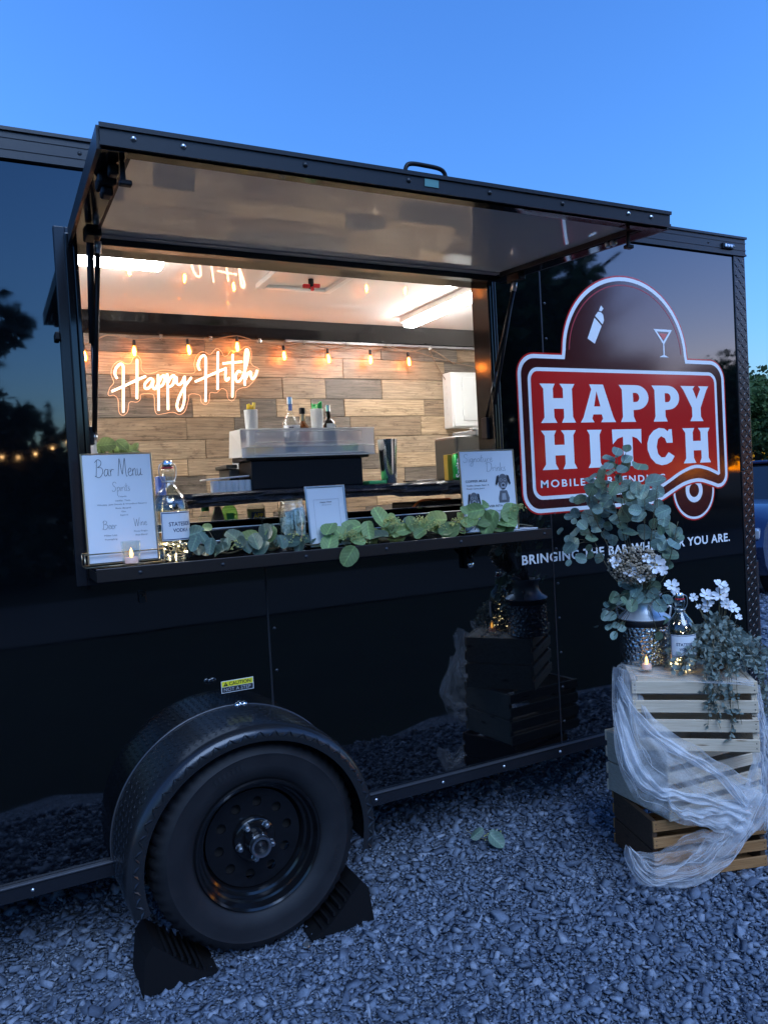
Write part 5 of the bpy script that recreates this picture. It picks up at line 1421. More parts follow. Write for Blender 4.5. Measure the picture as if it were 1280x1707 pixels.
part('menu_lines', gjoin([cp_(tline(*a)) for a in (('Tequila', .475, .60, .405, .016), ('Vodka  Titos', .43, .65, .440, .014), ('Whiskey  Jack Daniels & Woodford Reserve', .17, .89, .476, .016), ('Rum: Bacardi', .43, .65, .510, .014), ('Gin', .51, .57, .542, .013), ('Aperol', .485, .60, .578, .016), ('Miller Lite', .24, .42, .757, .015), ('Yuengling', .24, .42, .797, .018), ('Pinot Grigio', .67, .87, .737, .017), ('Red Blend', .69, .86, .768, .014))]), MT['ink_grey'], BM)
zf = SZ + 0.004
part('wire_stand', gjoin([gtube([(-0.462, -0.165, 1.350), (-0.222, -0.155, 1.350), (-0.222, -0.075, 1.350), (-0.462, -0.085, 1.350)], 0.0022, 6, True), gtube([(-0.462, -0.175, zf), (-0.222, -0.165, zf), (-0.222, -0.075, zf), (-0.462, -0.085, zf)], 0.0022, 6, True)] + [gtube([a, b], 0.0022, 6) for a, b in (((-0.462, -0.165, 1.35), (-0.462, -0.175, zf)), ((-0.222, -0.155, 1.35), (-0.222, -0.165, zf)), ((-0.222, -0.075, 1.35), (-0.222, -0.075, zf)), ((-0.462, -0.085, 1.35), (-0.462, -0.085, zf)))]), MT['brass'], BM, True)

# framed code card (code itself left blank)
QC = thing('payment_card', 'small silver framed white card leaning behind the garland beside the tip jar', 'sign card', (0.37, -0.14, SZ))
c = Card(0.293, -0.115, 1.524, 0.150, 0.214, 0.14, 0.0)
W_, H_ = c.w, c.h
part('card', c.box(0.003, W_ - 0.003, 0.003, H_ - 0.003, 0.0, 0.004), MT['print_paper'], QC)
part('frame', gjoin([c.box(-0.003, 0.004, -0.003, H_ + 0.003, -0.004, 0.006), c.box(W_ - 0.004, W_ + 0.003, -0.003, H_ + 0.003, -0.004, 0.006), c.box(0.004, W_ - 0.004, -0.003, 0.004, -0.004, 0.006), c.box(0.004, W_ - 0.004, H_ - 0.004, H_ + 0.003, -0.004, 0.006)]), MT['steel'], QC)
part('card_lettering', gjoin([cp_(tline('Happy Hitch', .34, .64, .285, .030, 0.02)), cp_(tline('@happyhitch', .38, .62, .325, .018))]), MT['ink_grey'], QC)
part('card_border', gjoin([cp_(flat_geo([[(a, -b), (a2, -b), (a2, -b2), (a, -b2)], [(a + .006, -b - .004), (a2 - .006, -b - .004), (a2 - .006, -b2 + .004), (a + .006, -b2 + .004)]])) for a, a2, b, b2 in ((.17, .83, .22, .80),)]), MT['ink_light'], QC)
part('card_stand', c.box(0.05, 0.10, 0.02, H_ - 0.002, 0.007, 0.011), MT['black_plastic'], QC)

# signature drinks card
SD = thing('signature_drinks_card', 'white signature drinks card with two dog portraits standing on the serving shelf', 'menu card', (1.07, -0.15, SZ))
c = Card(0.940, -0.135, 1.633, 0.258, 0.322, 0.05, 0.0)
W_, H_ = c.w, c.h
part('card', c.box(0.001, W_ - 0.001, 0.001, H_ - 0.001, 0.0, 0.004), MT['print_paper'], SD)
part('frame', gjoin([c.box(-0.004, 0.0, -0.004, H_ + 0.003, -0.003, 0.006), c.box(W_, W_ + 0.004, -0.004, H_ + 0.003, -0.003, 0.006), c.box(0, W_, -0.004, 0.0, -0.003, 0.006), c.box(0, W_, H_, H_ + 0.003, -0.003, 0.006)]), MT['brass'], SD)
part('script_heading', gjoin([cp_(script('Signature', .06, .60, .135, .10, .018)), cp_(script('Drinks', .47, .84, .255, .11, .018))]), MT['ink'], SD)
each('card_lettering', [cp_(tline(*a)) for a in (('COPPER MULE', .07, .47, .385, .028, .015), ('RIVER RITA', .42, .73, .705, .028, .015), ('Vodka, Ginger Beer &', .08, .50, .437, .022, .01), ('Fresh Lime Juice', .08, .41, .475, .022, .01), ('Tequila, Triple Sec, Agave', .42, .94, .765, .022, .01), ('Lime Juice & Lime', .42, .72, .805, .022, .01))], MT['ink_grey'], SD)
def dog(u, v, s, parent, long_ear):
    def el(x, y, rx, ry, n=18): return [(u + s * (x + rx * math.cos(2 * PI * i / n)), -v + 0.8 * s * (y + ry * math.sin(2 * PI * i / n))) for i in range(n)]
    def pl(ps): return [(u + s * x, -v + 0.8 * s * y) for x, y in ps]
    dk = [pl([(-.34, -.95), (.36, -.95), (.40, -.70), (.24, -.25), (-.24, -.25), (-.36, -.7)])]
    part('dog_chest_print', cp_(flat_geo(dk)), MT['ink_grey'], parent)
    part('dog_head_print', c.put(([(p[0] * W_, p[1] * H_, 0) for p in flat_geo([el(0, .28, .34, .44)])[0]], flat_geo([el(0, .28, .34, .44)])[1]), 0.0020), MT['ink_grey'], parent)
    gm = flat_geo([el(0, .02, .17, .20), el(-.14, .36, .10, .085, 12), el(.14, .36, .10, .085, 12), pl([(-.12, -.42), (.12, -.42), (.16, -.8), (-.16, -.8)])])
    part('dog_light_print', c.put(([(p[0] * W_, p[1] * H_, 0) for p in gm[0]], gm[1]), 0.0022), MT['ink_light'], parent)
    e = -.35 if long_ear else .05
    fg2 = [pl([(-.26, .66), (-.42, .60), (-.54, e + .1), (-.46, e), (-.34, .25)]), pl([(.26, .66), (.42, .60), (.54, e + .1), (.46, e), (.34, .25)]), el(-.14, .36, .055, .05, 10), el(.14, .36, .055, .05, 10), el(0, .06, .10, .07, 12), pl([(-.16, -.12), (.16, -.12), (.08, -.2), (-.08, -.2)])]
    g2 = flat_geo(fg2)
    part('dog_features_print', c.put(([(p[0] * W_, p[1] * H_, 0) for p in g2[0]], g2[1]), 0.0024), MT['ink'], parent)
dog(.765, .45, .27, SD, False)
dog(.20, .645, .235, SD, True)

# swing top bottles with fairy lights
def swing_bottle(x, y, z, face, label, seed, K=1.0):
    t = thing('swing_top_bottle', label, 'bottle', (x, y, z), 'swing top bottles filled with fairy lights')
    pf = [(0.0, 0.010), (0.030, 0.006), (0.044, 0.001), (0.051, 0.006), (0.0535, 0.018), (0.0535, 0.150), (0.051, 0.172), (0.043, 0.192), (0.030, 0.208), (0.0205, 0.222), (0.0175, 0.236), (0.0172, 0.256), (0.0195, 0.258), (0.0195, 0.272), (0.016, 0.274)]
    inn = [(max(0, r - 0.0035), h + 0.003) for r, h in pf[:-2]]
    part('glass_body', glathe([(r, z + h) for r, h in pf], 40, 'z', (x, y, 0)), MT['glass'], t, True)
    part('glass_inside', glathe([(r, z + h) for r, h in inn], 40, 'z', (x, y, 0)), MT['glass'], t, True)
    part('stopper', glathe([(0.0, z + 0.300), (0.012, z + 0.299), (0.0155, z + 0.292), (0.0155, z + 0.280), (0.013, z + 0.2745)], 20, 'z', (x, y, 0)), MT['chrome'], t, auto=50)
    part('gasket', glathe([(0.0165, z + 0.2745), (0.0175, z + 0.277), (0.0165, z + 0.2795)], 18, 'z', (x, y, 0)), MT['red'], t, True)
    f = math.radians(face)
    sd = V3((-math.sin(f), math.cos(f), 0))
    P0 = V3((x, y, z))
    part('wire_bail', gjoin([gtube(catmull([P0 + sd * s * 0.004 + V3((0, 0, .296)), P0 + sd * s * 0.026 + V3((0, 0, .285)), P0 + sd * s * 0.028 + V3((0, 0, .255)), P0 + sd * s * 0.019 + V3((0, 0, .236))], 6), 0.0016, 6) for s in (-1, 1)] + [glathe([(0.0195, z + 0.234), (0.021, z + 0.236), (0.0195, z + 0.238)], 20, 'z', (x, y, 0))]), MT['steel'], t, True)
    part('label', cylpatch(x, y, z, 0.0541, 0.062, 0.146, face - 62, face + 62, 28), MT['print_paper'], t, True)
    bd = []
    for h0, h1 in ((0.064, 0.0665), (0.1415, 0.144)):
        bd.append(cylpatch(x, y, z, 0.0545, h0, h1, face - 60, face + 60, 28))
    bd += [cylpatch(x, y, z, 0.0545, 0.064, 0.144, face + a, face + a + 2.2, 2) for a in (-60, 57.8)]
    part('label_border', gjoin(bd), MT['navy'], t, True)
    def wrap(s, w, h, zc):
        g = text_geo(s, w, h, 0.015)
        vv = []
        for p in g[0]:
            a = f + (p[0] - w / 2) / 0.0546
            vv.append((x + 0.0546 * math.cos(a), y + 0.0546 * math.sin(a), z + zc + p[1]))
        return vv, g[1]
    part('label_lettering', gjoin([wrap('STATESIDE', 0.072, 0.012, 0.104), wrap('VODKA', 0.050, 0.011, 0.086)]), MT['navy'], t)
    rg = random.Random(seed)
    pts = []
    for k in range(46):
        if k < 30:
            a, r, h = rg.uniform(0, 6.28), 0.044 * math.sqrt(rg.random()), 0.014 + 0.055 * rg.random() ** 1.5
        else:
            a, r, h = rg.uniform(0, 6.28), 0.036 * math.sqrt(rg.random()), 0.05 + 0.15 * (k - 30) / 16
            if h > 0.165:
                r *= 0.6
        pts.append(P0 + V3((r * math.cos(a), r * math.sin(a), h)))
    part('fairy_wire', gtube(catmull(pts, 4), 0.0006, 4), MT['wire'], t)
    part('fairy_lights', gjoin([gsphere(p, 0.0021, 6, 4) for p in pts[::2]]), MT['fairy'], t, kind='stuff')
    for c_ in t.children:
        c_.data.transform(Matrix.Scale(K, 4))
    return t
swing_bottle(-0.186, -0.120, SZ, 290, 'swing top vodka bottle with fairy lights on the shelf by the bar menu', 5, 1.10)

def votive(x, y, z, r, h, label):
    t = thing('tealight', label, 'tealight', (x, y, z), 'tealights in clear glass cups')
    part('glass_cup', glathe([(0.0, z + 0.001), (r * 0.82, z + 0.001), (r * 0.86, z + 0.006), (r, z + h), (r - 0.002, z + h), (r * 0.80, z + 0.009), (0.0, z + 0.008)], 28, 'z', (x, y, 0)), MT['glass'], t, auto=60)
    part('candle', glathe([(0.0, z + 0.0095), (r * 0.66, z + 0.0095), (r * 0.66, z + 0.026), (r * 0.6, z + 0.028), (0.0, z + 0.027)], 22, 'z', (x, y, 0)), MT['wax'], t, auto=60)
    part('flame', glathe([(0.0, z + 0.025), (0.004, z + 0.029), (0.0062, z + 0.036), (0.005, z + 0.044), (0.0022, z + 0.053), (0.0, z + 0.058)], 12, 'z', (x, y, 0)), MT['flame'], t, True)
    return t
votive(-0.328, -0.190, SZ, 0.031, 0.078, 'lit tealight in clear glass in front of the bar menu')

# tip jar with banknotes
TJ = thing('tip_jar', 'clear glass jar stuffed with banknotes on the shelf', 'jar', (0.240, -0.112, SZ))
x, y, z = 0.240, -0.112, SZ
part('glass_jar', glathe([(0.0, z + 0.002), (0.040, z + 0.001), (0.047, z + 0.008), (0.0485, z + 0.02), (0.0485, z + 0.140), (0.044, z + 0.154), (0.039, z + 0.160), (0.040, z + 0.180), (0.0385, z + 0.180), (0.0375, z + 0.160), (0.0465, z + 0.135), (0.0465, z + 0.02), (0.0, z + 0.006)], 36, 'z', (x, y, 0)), MT['glass'], TJ, auto=60)
part('jar_threads', gjoin([gtube([(x + 0.0405 * math.cos(a), y + 0.0405 * math.sin(a), z + h) for a in [2 * PI * i / 28 for i in range(28)]], 0.0014, 5, True) for h in (0.165, 0.173)]), MT['glass'], TJ, True)
bn = mat('banknote_paper', (0.30, 0.34, 0.29), 0.7)
n_, l_, b_ = nodes(bn)
l_.new(ramp(bn, noise(bn, coords(bn, (1, 1, 1), 'Object', True), 90, 5, 0.7), [(0.4, (0.22, 0.26, 0.22)), (0.55, (0.5, 0.54, 0.47)), (0.7, (0.66, 0.69, 0.62))]), b_.inputs['Base Color'])
rg = random.Random(4)
for k in range(14):
    a, h = rg.uniform(0, 6.28), rg.uniform(0.02, 0.085)
    v, f = [], []
    cu = rg.uniform(8, 26)
    tw = rg.uniform(-0.7, 0.7)
    for i in range(7):
        for j in range(2):
            s, q = (i / 6 - 0.5) * 0.066, (j - 0.5) * 0.055
            v.append((s, 0.018 * math.sin(s * cu * 3 + k), q))
    for i in range(6):
        f.append((2 * i, 2 * i + 2, 2 * i + 3, 2 * i + 1))
    M = Matrix.Translation((x + 0.014 * math.cos(a), y + 0.014 * math.sin(a), z + 0.038 + h)) @ Matrix.Rotation(a, 4, 'Z') @ Matrix.Rotation(tw, 4, 'Y')
    g = gx((v, f), M)
    cl = []
    for p in g[0]:
        d = math.hypot(p[0] - x, p[1] - y)
        s = min(1, 0.043 / max(d, 1e-6))
        cl.append((x + (p[0] - x) * s, y + (p[1] - y) * s, min(max(p[2], z + 0.01), z + 0.15)))
    part('banknote', (cl, g[1]), bn, TJ, True)

# leaf meshes shared by the greenery (unit radius, lying in x,y, stem at -y)
def leaf_mesh(name, mt, kx=0.92, tip=0.12, cup=0.28, fold=0.22):
    v, f = [(0, 0, 0)], []
    n = 14
    for rr in (0.55, 1.0):
        for i in range(n):
            a = 2 * PI * i / n - PI / 2
            px, py = math.cos(a) * kx * rr, math.sin(a) * rr
            if py > 0.6 * rr:
                py += tip * rr
            zz = cup * (rr * rr) * (0.6 + 0.4 * math.sin(2 * a + 1)) + fold * abs(px) + 0.10 * math.sin(3 * a + 5 * kx) * rr * rr - 0.16 * py * abs(py)
            v.append((px, py, zz))
    for i in range(n):
        k = (i + 1) % n
        f.append((0, 1 + i, 1 + k))
        f.append((1 + i, 1 + n + i, 1 + n + k, 1 + k))
    m_ = mesh(v, f, True, name)
    m_.materials.append(mt)
    return m_
def place_leaf(me, p, r, parent, rg, face=(-0.6, -0.75, 0.25), spread=0.9, nm='leaf'):
    fz = V3(face).normalized() + V3((rg.uniform(-1, 1), rg.uniform(-1, 1), rg.uniform(-0.8, 1))) * spread
    q = fz.to_track_quat('Z', 'Y')
    M = Matrix.Translation(p) @ q.to_matrix().to_4x4() @ Matrix.Rotation(rg.uniform(0, 6.28), 4, 'Z') @ Matrix.Scale(r, 4)
    return inst(nm, me, M, parent)
gl = [leaf_mesh('leaf', MT['gar_leaf'], 0.80, 0.30), leaf_mesh('leaf', MT['gar_leaf'], 0.90, 0.15, 0.2, 0.15), leaf_mesh('leaf', MT['gar_leaf_d'], 0.72, 0.3, 0.25), leaf_mesh('leaf', MT['gar_leaf_d'], 0.9, 0.1)]
GA = thing('eucalyptus_garland', 'green eucalyptus garland lying along the front of the serving shelf', 'garland', (0.5, -0.17, SZ))
rg = random.Random(21)
cl = sorted((p[0], p[1], p[2]) for p in GARLAND)
for px_, py_, pz_, r in GARLAND:
    dark = px_ < 0.30  # leaves beyond this point carry the LED-lit tone in their colour
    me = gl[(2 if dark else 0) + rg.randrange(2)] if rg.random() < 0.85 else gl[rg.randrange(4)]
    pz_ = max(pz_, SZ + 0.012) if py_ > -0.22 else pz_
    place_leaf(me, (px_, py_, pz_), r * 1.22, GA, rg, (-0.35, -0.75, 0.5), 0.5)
    if rg.random() < 0.55:
        place_leaf(gl[(2 if dark else 0) + rg.randrange(2)], (px_ + rg.uniform(-0.03, 0.03), -0.14 + rg.uniform(-0.03, 0.04), SZ + rg.uniform(0.015, 0.05)), r * 0.95, GA, rg, (-0.3, -0.7, 0.6), 0.6)
sp = [(-0.13 + 1.4 * i / 24, -0.155 + 0.02 * math.sin(i * 1.7), SZ + 0.018 + 0.008 * math.sin(i * 2.3)) for i in range(25)]
part('stem', gjoin([gtube(catmull(sp, 3), 0.0028, 6)] + [gtube([V3((a, -0.155, SZ + 0.015)), V3((a + 0.02, (b - 0.155) / 2, (d + SZ + 0.015) / 2)), V3((a, b, d))], 0.0012, 5) for a, b, d, r in GARLAND]), MT['stem'], GA, True)
buds = []
for bx, bz, n in ((0.42, 1.340, 70), (0.46, 1.322, 40), (0.60, 1.375, 60), (0.72, 1.372, 50), (0.88, 1.356, 50), (0.79, 1.345, 30), (1.17, 1.39, 50), (0.0, 1.335, 20), (0.22, 1.345, 30)):
    for k in range(n):
        a, e = rg.uniform(0, 6.28), rg.uniform(-0.4, 1.4)
        d = 0.034 * rg.random() ** 0.5
        buds.append(gsphere((bx + d * math.cos(a) * math.cos(e) * 1.3, -0.19 + 0.5 * d * math.sin(a), bz + d * math.sin(e) * 0.8), rg.uniform(0.0022, 0.0038), 5, 3))
part('buds', gjoin(buds), MT['sprig'], GA, kind='stuff')
# spray of leaves behind the menu on the inner counter
GS = thing('greenery_spray', 'small spray of pale green leaves on the inner counter above the bar menu', 'greenery', (-0.29, 0.25, CZ))
for k in range(16):
    px_, pz_ = -0.36 + 0.15 * rg.random(), 1.66 + 0.055 * rg.random()
    place_leaf(gl[rg.randrange(2)], (px_, 0.25 + rg.uniform(-0.02, 0.03), pz_), rg.uniform(0.016, 0.026), GS, rg, (-0.2, -0.8, 0.3), 0.6)
place_leaf(gl[1], (-0.325, 0.22, 1.715), 0.030, GS, rg, (-0.2, -0.9, 0.1), 0.1)
part('stem', gjoin([gtube([(-0.29 + 0.01 * k, 0.25, CZ + 0.002), (-0.36 + 0.03 * k, 0.25, 1.70)], 0.002, 5) for k in range(6)]), MT['stem'], GS)
solo('white_card', gbev(1.16, 1.29, -0.16, -0.07, SZ + 0.0005, SZ + 0.004, 0.001), MT['print_paper'], 'white card lying flat on the serving shelf beside the signature drinks card', 'card')
# ---------------------------------------------------------------- crates, tulle and flowers by the trailer
def crate(label, x, y, a, L, W, H, z0, wood, wend, closed_top=False, slats=4):
    t = thing('wooden_crate', label, 'crate', (x, y, z0), 'wooden crates in the stack')
    M = Matrix.Translation((x, y, z0)) @ Matrix.Rotation(a, 4, 'Z')
    rg = random.Random(int(x * 1000 + z0 * 100))
    sh = H * 0.178
    gap = (H - slats * sh) / (slats - 1)
    T = 0.010
    def board(nm, u0, u1, v0, v1, w0, w1, mt):
        g = gbev(u0, u1, v0, v1, w0, w1, 0.0022, 1)
        tilt = Matrix.Rotation(rg.uniform(-0.004, 0.004), 4, 'Y')
        me = mesh(g[0], g[1], False, nm)
        me.materials.append(mt)
        c_ = V3(((u0 + u1) / 2, (v0 + v1) / 2, (w0 + w1) / 2))
        me.transform(Matrix.Translation(-c_))
        inst(nm, me, M @ Matrix.Translation(c_) @ tilt, t)
    for k in range(slats):
        w0 = k * (sh + gap)
        board('slat', 0, L, -T, 0, w0, w0 + sh, wood)
        board('slat', 0, L, W, W + T, w0, w0 + sh, wood)
    for s in (0.001, L - 0.021):
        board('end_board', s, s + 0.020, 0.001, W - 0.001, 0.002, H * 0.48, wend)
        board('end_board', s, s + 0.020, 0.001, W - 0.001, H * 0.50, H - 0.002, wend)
    for k in range(4):
        q = (W - 0.004) / 4
        zz = (H - 0.0115, H - 0.0015) if closed_top else (0.002, 0.012)
        board('base_slat', 0.022, L - 0.022, 0.002 + q * k, 0.002 + q * (k + 0.86), zz[0], zz[1], wood)
    nl = []
    for k in range(slats):
        for u in (0.011, L - 0.011):
            for d in (0.3, 0.7):
                nl.append(gx(glathe([(0.0, -0.0006), (0.0022, -0.0004), (0.0024, 0.001)], 8, 'y'), M @ Matrix.Translation((u, -T, k * (sh + gap) + sh * d))))
    part('nails', gjoin(nl), MT['trim_m'], t, kind='stuff')
    return t
C3 = (1.376, -0.627, -0.313, 0.457, 0.314, 0.226)
C2 = (1.422, -0.664, -0.088, 0.457, 0.338, 0.247)
C1 = (1.372, -0.560, -0.690, 0.435, 0.330, 0.260)
crate('dark stained wooden crate at the bottom of the stack on the gravel', *C3, 0.004, MT['stain'], MT['stain_dark'])
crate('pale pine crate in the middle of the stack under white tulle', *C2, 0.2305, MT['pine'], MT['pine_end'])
crate('pale pine crate on top of the stack carrying flowers and bottle', *C1, 0.478, MT['pine'], MT['pine'], True)
TZ = 0.7375

# sheer tulle
bm = bmesh.new()
uvl = bm.loops.layers.uv.new('UVMap')
rg = random.Random(9)
tz = np.random.default_rng(5)
for si, (A, B, kd) in enumerate(TULLE):
    a = catmull(A, 8)
    b = catmull(B, 8)
    n = min(len(a), len(b))
    nv = 26
    ph = [rg.uniform(0, 6.28) for _ in range(6)]
    grid = []
    for i in range(n):
        rowv = []
        ua = i / (n - 1)
        for j in range(nv + 1):
            t = j / nv
            p = a[int(i * (len(a) - 1) / (n - 1))].lerp(b[int(i * (len(b) - 1) / (n - 1))], t)
            amp = {0: 0.0015, 1: 0.011, 2: 0.006, 3: 0.010}[kd]
            w = amp * (math.sin(t * 13 + ph[0] + 3.5 * math.sin(ua * 5 + ph[1])) + 0.35 * math.sin(t * 27 + ph[2] + 9 * ua) + 0.6 * math.sin(ua * 19 + t * 11 + ph[3]) + 0.3 * math.sin(ua * 47 - t * 21 + ph[5]))
            nn = V3((-0.41, -0.91, 0.1)) if kd else V3((0, 0, 1))
            belly = V3((-0.41, -0.91, 0)) * (0.012 * math.sin(PI * t) * (1 if kd else 0))
            q = p + nn * w + belly
            if kd:
                q += V3((0.0, 0.0, 0.004 * math.sin(ua * 31 + ph[4] + 4 * t)))
            q.z = max(q.z, 0.013)
            rowv.append(bm.verts.new(q))
        grid.append(rowv)
    for i in range(n - 1):
        for j in range(nv):
            fc = bm.faces.new((grid[i][j], grid[i][j + 1], grid[i + 1][j + 1], grid[i + 1][j]))
            fc.smooth = True
            fc.material_index = {0: 1, 1: 0, 2: 1, 3: 2}[kd]
            for lp, (ii, jj) in zip(fc.loops, ((i, j), (i, j + 1), (i + 1, j + 1), (i + 1, j))):
                lp[uvl].uv = (ii / (n - 1) + si * 1.7, jj / nv + si * 0.37)
# loose threads and creases of the gauze
    if kd in (1, 3):
        for q in range(26 if kd == 1 else 9):
            j0, dj = rg.uniform(1, nv - 1), rg.uniform(-9, 9)
            i0 = rg.randrange(0, n - 4)
            i1 = min(n - 1, i0 + rg.randrange(6, 34))
            th = []
            for i in range(i0, i1 + 1):
                jj = j0 + dj * (i - i0) / max(1, n) + 0.5 * math.sin(i * 0.5 + q)
                jj = min(max(jj, 0), nv - 0.001)
                a_, b_ = grid[i][int(jj)].co, grid[i][int(jj) + 1].co
                th.append(a_.lerp(b_, jj - int(jj)) + V3((-0.002, -0.003, 0.001)))
            tv, tf = gtube(th, 0.0009, 4)
            tb = [bm.verts.new(p) for p in tv]
            for k in tf:
                fc = bm.faces.new([tb[w_] for w_ in k])
                fc.material_index = 2
me = bpy.data.meshes.new('tulle_drape')
bm.to_mesh(me)
bm.free()
me.materials.append(MT['tulle'])
me.materials.append(MT['tulle_thin'])
me.materials.append(MT['tulle_dense'])
o = bpy.data.objects.new('tulle_drape', me)
COL.objects.link(o)
o['label'] = 'sheer white tulle draped over the crate stack down to the gravel'
o['category'] = 'fabric'

# milk can
kx, ky = 1.629, -0.385
MC = thing('milk_can', 'hammered zinc milk can with black band holding eucalyptus', 'milk can', (kx, ky, TZ))
part('can_body', glathe([(0.0, TZ + 0.006), (0.093, TZ + 0.006), (0.0985, TZ + 0.009), (0.0985, TZ + 0.160)], 48, 'z', (kx, ky, 0)), MT['hammered'], MC, auto=50)
part('black_band', glathe([(0.0990, TZ + 0.158), (0.1005, TZ + 0.161), (0.1005, TZ + 0.180), (0.0990, TZ + 0.183)], 48, 'z', (kx, ky, 0)), MT['black_plastic'], MC, auto=50)
part('shoulder', glathe([(0.1005, TZ + 0.183), (0.104, TZ + 0.187), (0.100, TZ + 0.191), (0.078, TZ + 0.206), (0.066, TZ + 0.226), (0.061, TZ + 0.252), (0.066, TZ + 0.270), (0.074, TZ + 0.281), (0.072, TZ + 0.282), (0.062, TZ + 0.268), (0.058, TZ + 0.25)], 48, 'z', (kx, ky, 0)), MT['zinc'], MC, auto=60)
part('handle', gjoin([gtube(catmull([V3((kx, ky, TZ)) + V3((s * 0.075 * 0.72, -s * 0.075 * 0.69, 0.215)), V3((kx, ky, TZ)) + V3((s * 0.105 * 0.72, -s * 0.105 * 0.69, 0.23)), V3((kx, ky, TZ)) + V3((s * 0.10 * 0.72, -s * 0.10 * 0.69, 0.19))], 6), 0.004, 6) for s in (-1, 1)]), MT['zinc'], MC, True)

# bouquet
BQ = thing('eucalyptus_bouquet', 'tall bouquet of silver eucalyptus, dried seed heads and white flowers in milk can', 'bouquet', (kx, ky, TZ + 0.2))
el_ = [leaf_mesh('leaf', MT['euc_leaf'], 0.95, 0.05, 0.12, 0.08), leaf_mesh('leaf', MT['euc_leaf'], 0.85, 0.12, 0.2, 0.12), leaf_mesh('leaf', MT['euc_leaf_d'], 0.9, 0.1, 0.15, 0.1)]
rg = random.Random(33)
neck = V3((kx, ky, TZ + 0.27))
st = []
mains = []
for k in range(9):
    a = -0.8 + 1.6 * k / 8
    tip_ = neck + V3((0.24 * math.sin(a) * 0.72 - 0.05, -0.24 * math.sin(a) * 0.69 - 0.0 + 0.04 * math.sin(k * 2), 0.50 * math.cos(a * 1.15)))
    base = neck + V3((0.02 * math.sin(k), 0.02 * math.cos(k * 2), -0.24))
    mid = base.lerp(tip_, 0.5) + V3((0, 0, 0.05))
    cv = catmull([base, neck + V3((0.03 * math.sin(a), 0, 0)), mid, tip_], 8)
    mains.append(cv)
    st.append(gtube(cv, [0.0030 - 0.0018 * i / len(cv) for i in range(len(cv))], 6))
allp = [p for c_ in mains for p in c_[10:]]
for i, (px_, py_, pz_, r) in enumerate(EUC):
    P = V3((px_, py_, pz_))
    me_ = el_[2] if rg.random() < 0.3 else el_[rg.randrange(2)]
    place_leaf(me_, P, r * 1.25, BQ, rg, (-0.62, -0.68, 0.38), 0.62)
    if rg.random() < 0.7:
        place_leaf(el_[rg.randrange(3)], P + V3((rg.uniform(-.03, .03), rg.uniform(0, .06), rg.uniform(-.035, .035))), r * rg.uniform(0.6, 1.05), BQ, rg, (-0.62, -0.68, 0.38), 0.8)
    if pz_ > 1.08:
        q = min(allp, key=lambda s_: (s_ - P).length + max(0, s_.z - P.z) * 2)
        st.append(gtube([q, q.lerp(P, 0.5) + V3((0, 0, 0.006)), P], 0.0011, 5))
    else:
        st.append(gtube(catmull([neck + V3((0, 0, -0.01)), neck.lerp(P, 0.5) + V3((-0.03, -0.03, 0.02)), P], 4), 0.0011, 5))
part('stem', gjoin(st), MT['stem'], BQ, True)
sd = []
sc_ = V3((1.540, -0.432, 1.148))
rx = V3((0.7245, -0.69, 0))
dv_ = V3((0.69, 0.7245, 0))
ss = []
for k in range(460):
    a, b_ = rg.uniform(0, 6.28), math.sqrt(rg.random())
    u, w = 0.100 * b_ * math.cos(a), 0.075 * b_ * math.sin(a)
    d = -0.05 * math.sqrt(max(0, 1 - b_ * b_)) + rg.uniform(-0.012, 0.03)
    P = sc_ + rx * u + V3((0, 0, w)) + dv_ * d
    sd.append(gsphere(P, rg.uniform(0.0042, 0.0066), 6, 4, (1, 1, 0.85)))
    if k % 5 == 0:
        ss.append(gtube([P, P.lerp(neck + V3((-0.02, -0.02, 0)), 0.6)], 0.0008, 4))
part('seed_heads', gjoin(sd), MT['seed'], BQ, kind='stuff')
part('seed_stems', gjoin(ss), MT['stem'], BQ, kind='stuff')

def flower_mesh():
    gs = []
    for k in range(6):
        a = 2 * PI * k / 6 + 0.16 * (k % 2)
        v, f = [], []
        for i in range(5):
            t = i / 4
            w = [0.07, 0.20, 0.30, 0.31, 0.17][i]
            for j in (-1, 0, 1):
                rr = 0.12 + 0.88 * t - (0.05 if (i == 4 and j == 0) else 0)
                v.append((rr * math.cos(a) - j * w * math.sin(a), rr * math.sin(a) + j * w * math.cos(a), 0.05 + (0.45 + 0.25 * (k % 3) / 2) * t * t - 0.30 * t ** 4 + 0.12 * abs(j) * (1 - t * 0.4) + 0.05 * (k % 2)))
        for i in range(4):
            for j in range(2):
                q = i * 3 + j
                f.append((q, q + 1, q + 4, q + 3))
        gs.append((v, f))
    return gjoin(gs)
fm = mesh(*flower_mesh(), True, 'flower')
fm.materials.append(MT['petal'])
cm = mesh(*gsphere((0, 0, 0.09), 0.15, 10, 6, (1, 1, 0.6)), True, 'flower_centre')
cm.materials.append(MT['pollen'])
def flower(p, r, parent, face=(-0.62, -0.65, 0.45)):
    fz = V3(face).normalized() + V3((rg.uniform(-.5, .5), rg.uniform(-.5, .5), rg.uniform(-.4, .5)))
    M = Matrix.Translation(p) @ fz.to_track_quat('Z', 'Y').to_matrix().to_4x4() @ Matrix.Rotation(rg.uniform(0, 6), 4, 'Z') @ Matrix.Scale(r, 4)
    f_ = inst('flower', fm, M, parent)
    c_ = bpy.data.objects.new('flower_centre', cm)
    COL.objects.link(c_)
    c_.parent = f_
fs = []
FA = list(FLOWERS_A) + [(a + rg.uniform(-.04, .04), b + rg.uniform(-.01, .02), d + rg.uniform(-.03, .03), r * rg.uniform(.5, .75)) for a, b, d, r in FLOWERS_A]
for px_, py_, pz_, r in FA:
    flower((px_, py_, pz_), r, BQ)
    fs.append(gtube([V3((px_, py_, pz_)), neck], 0.0012, 5))
part('flower_stem', gjoin(fs), MT['stem'], BQ)

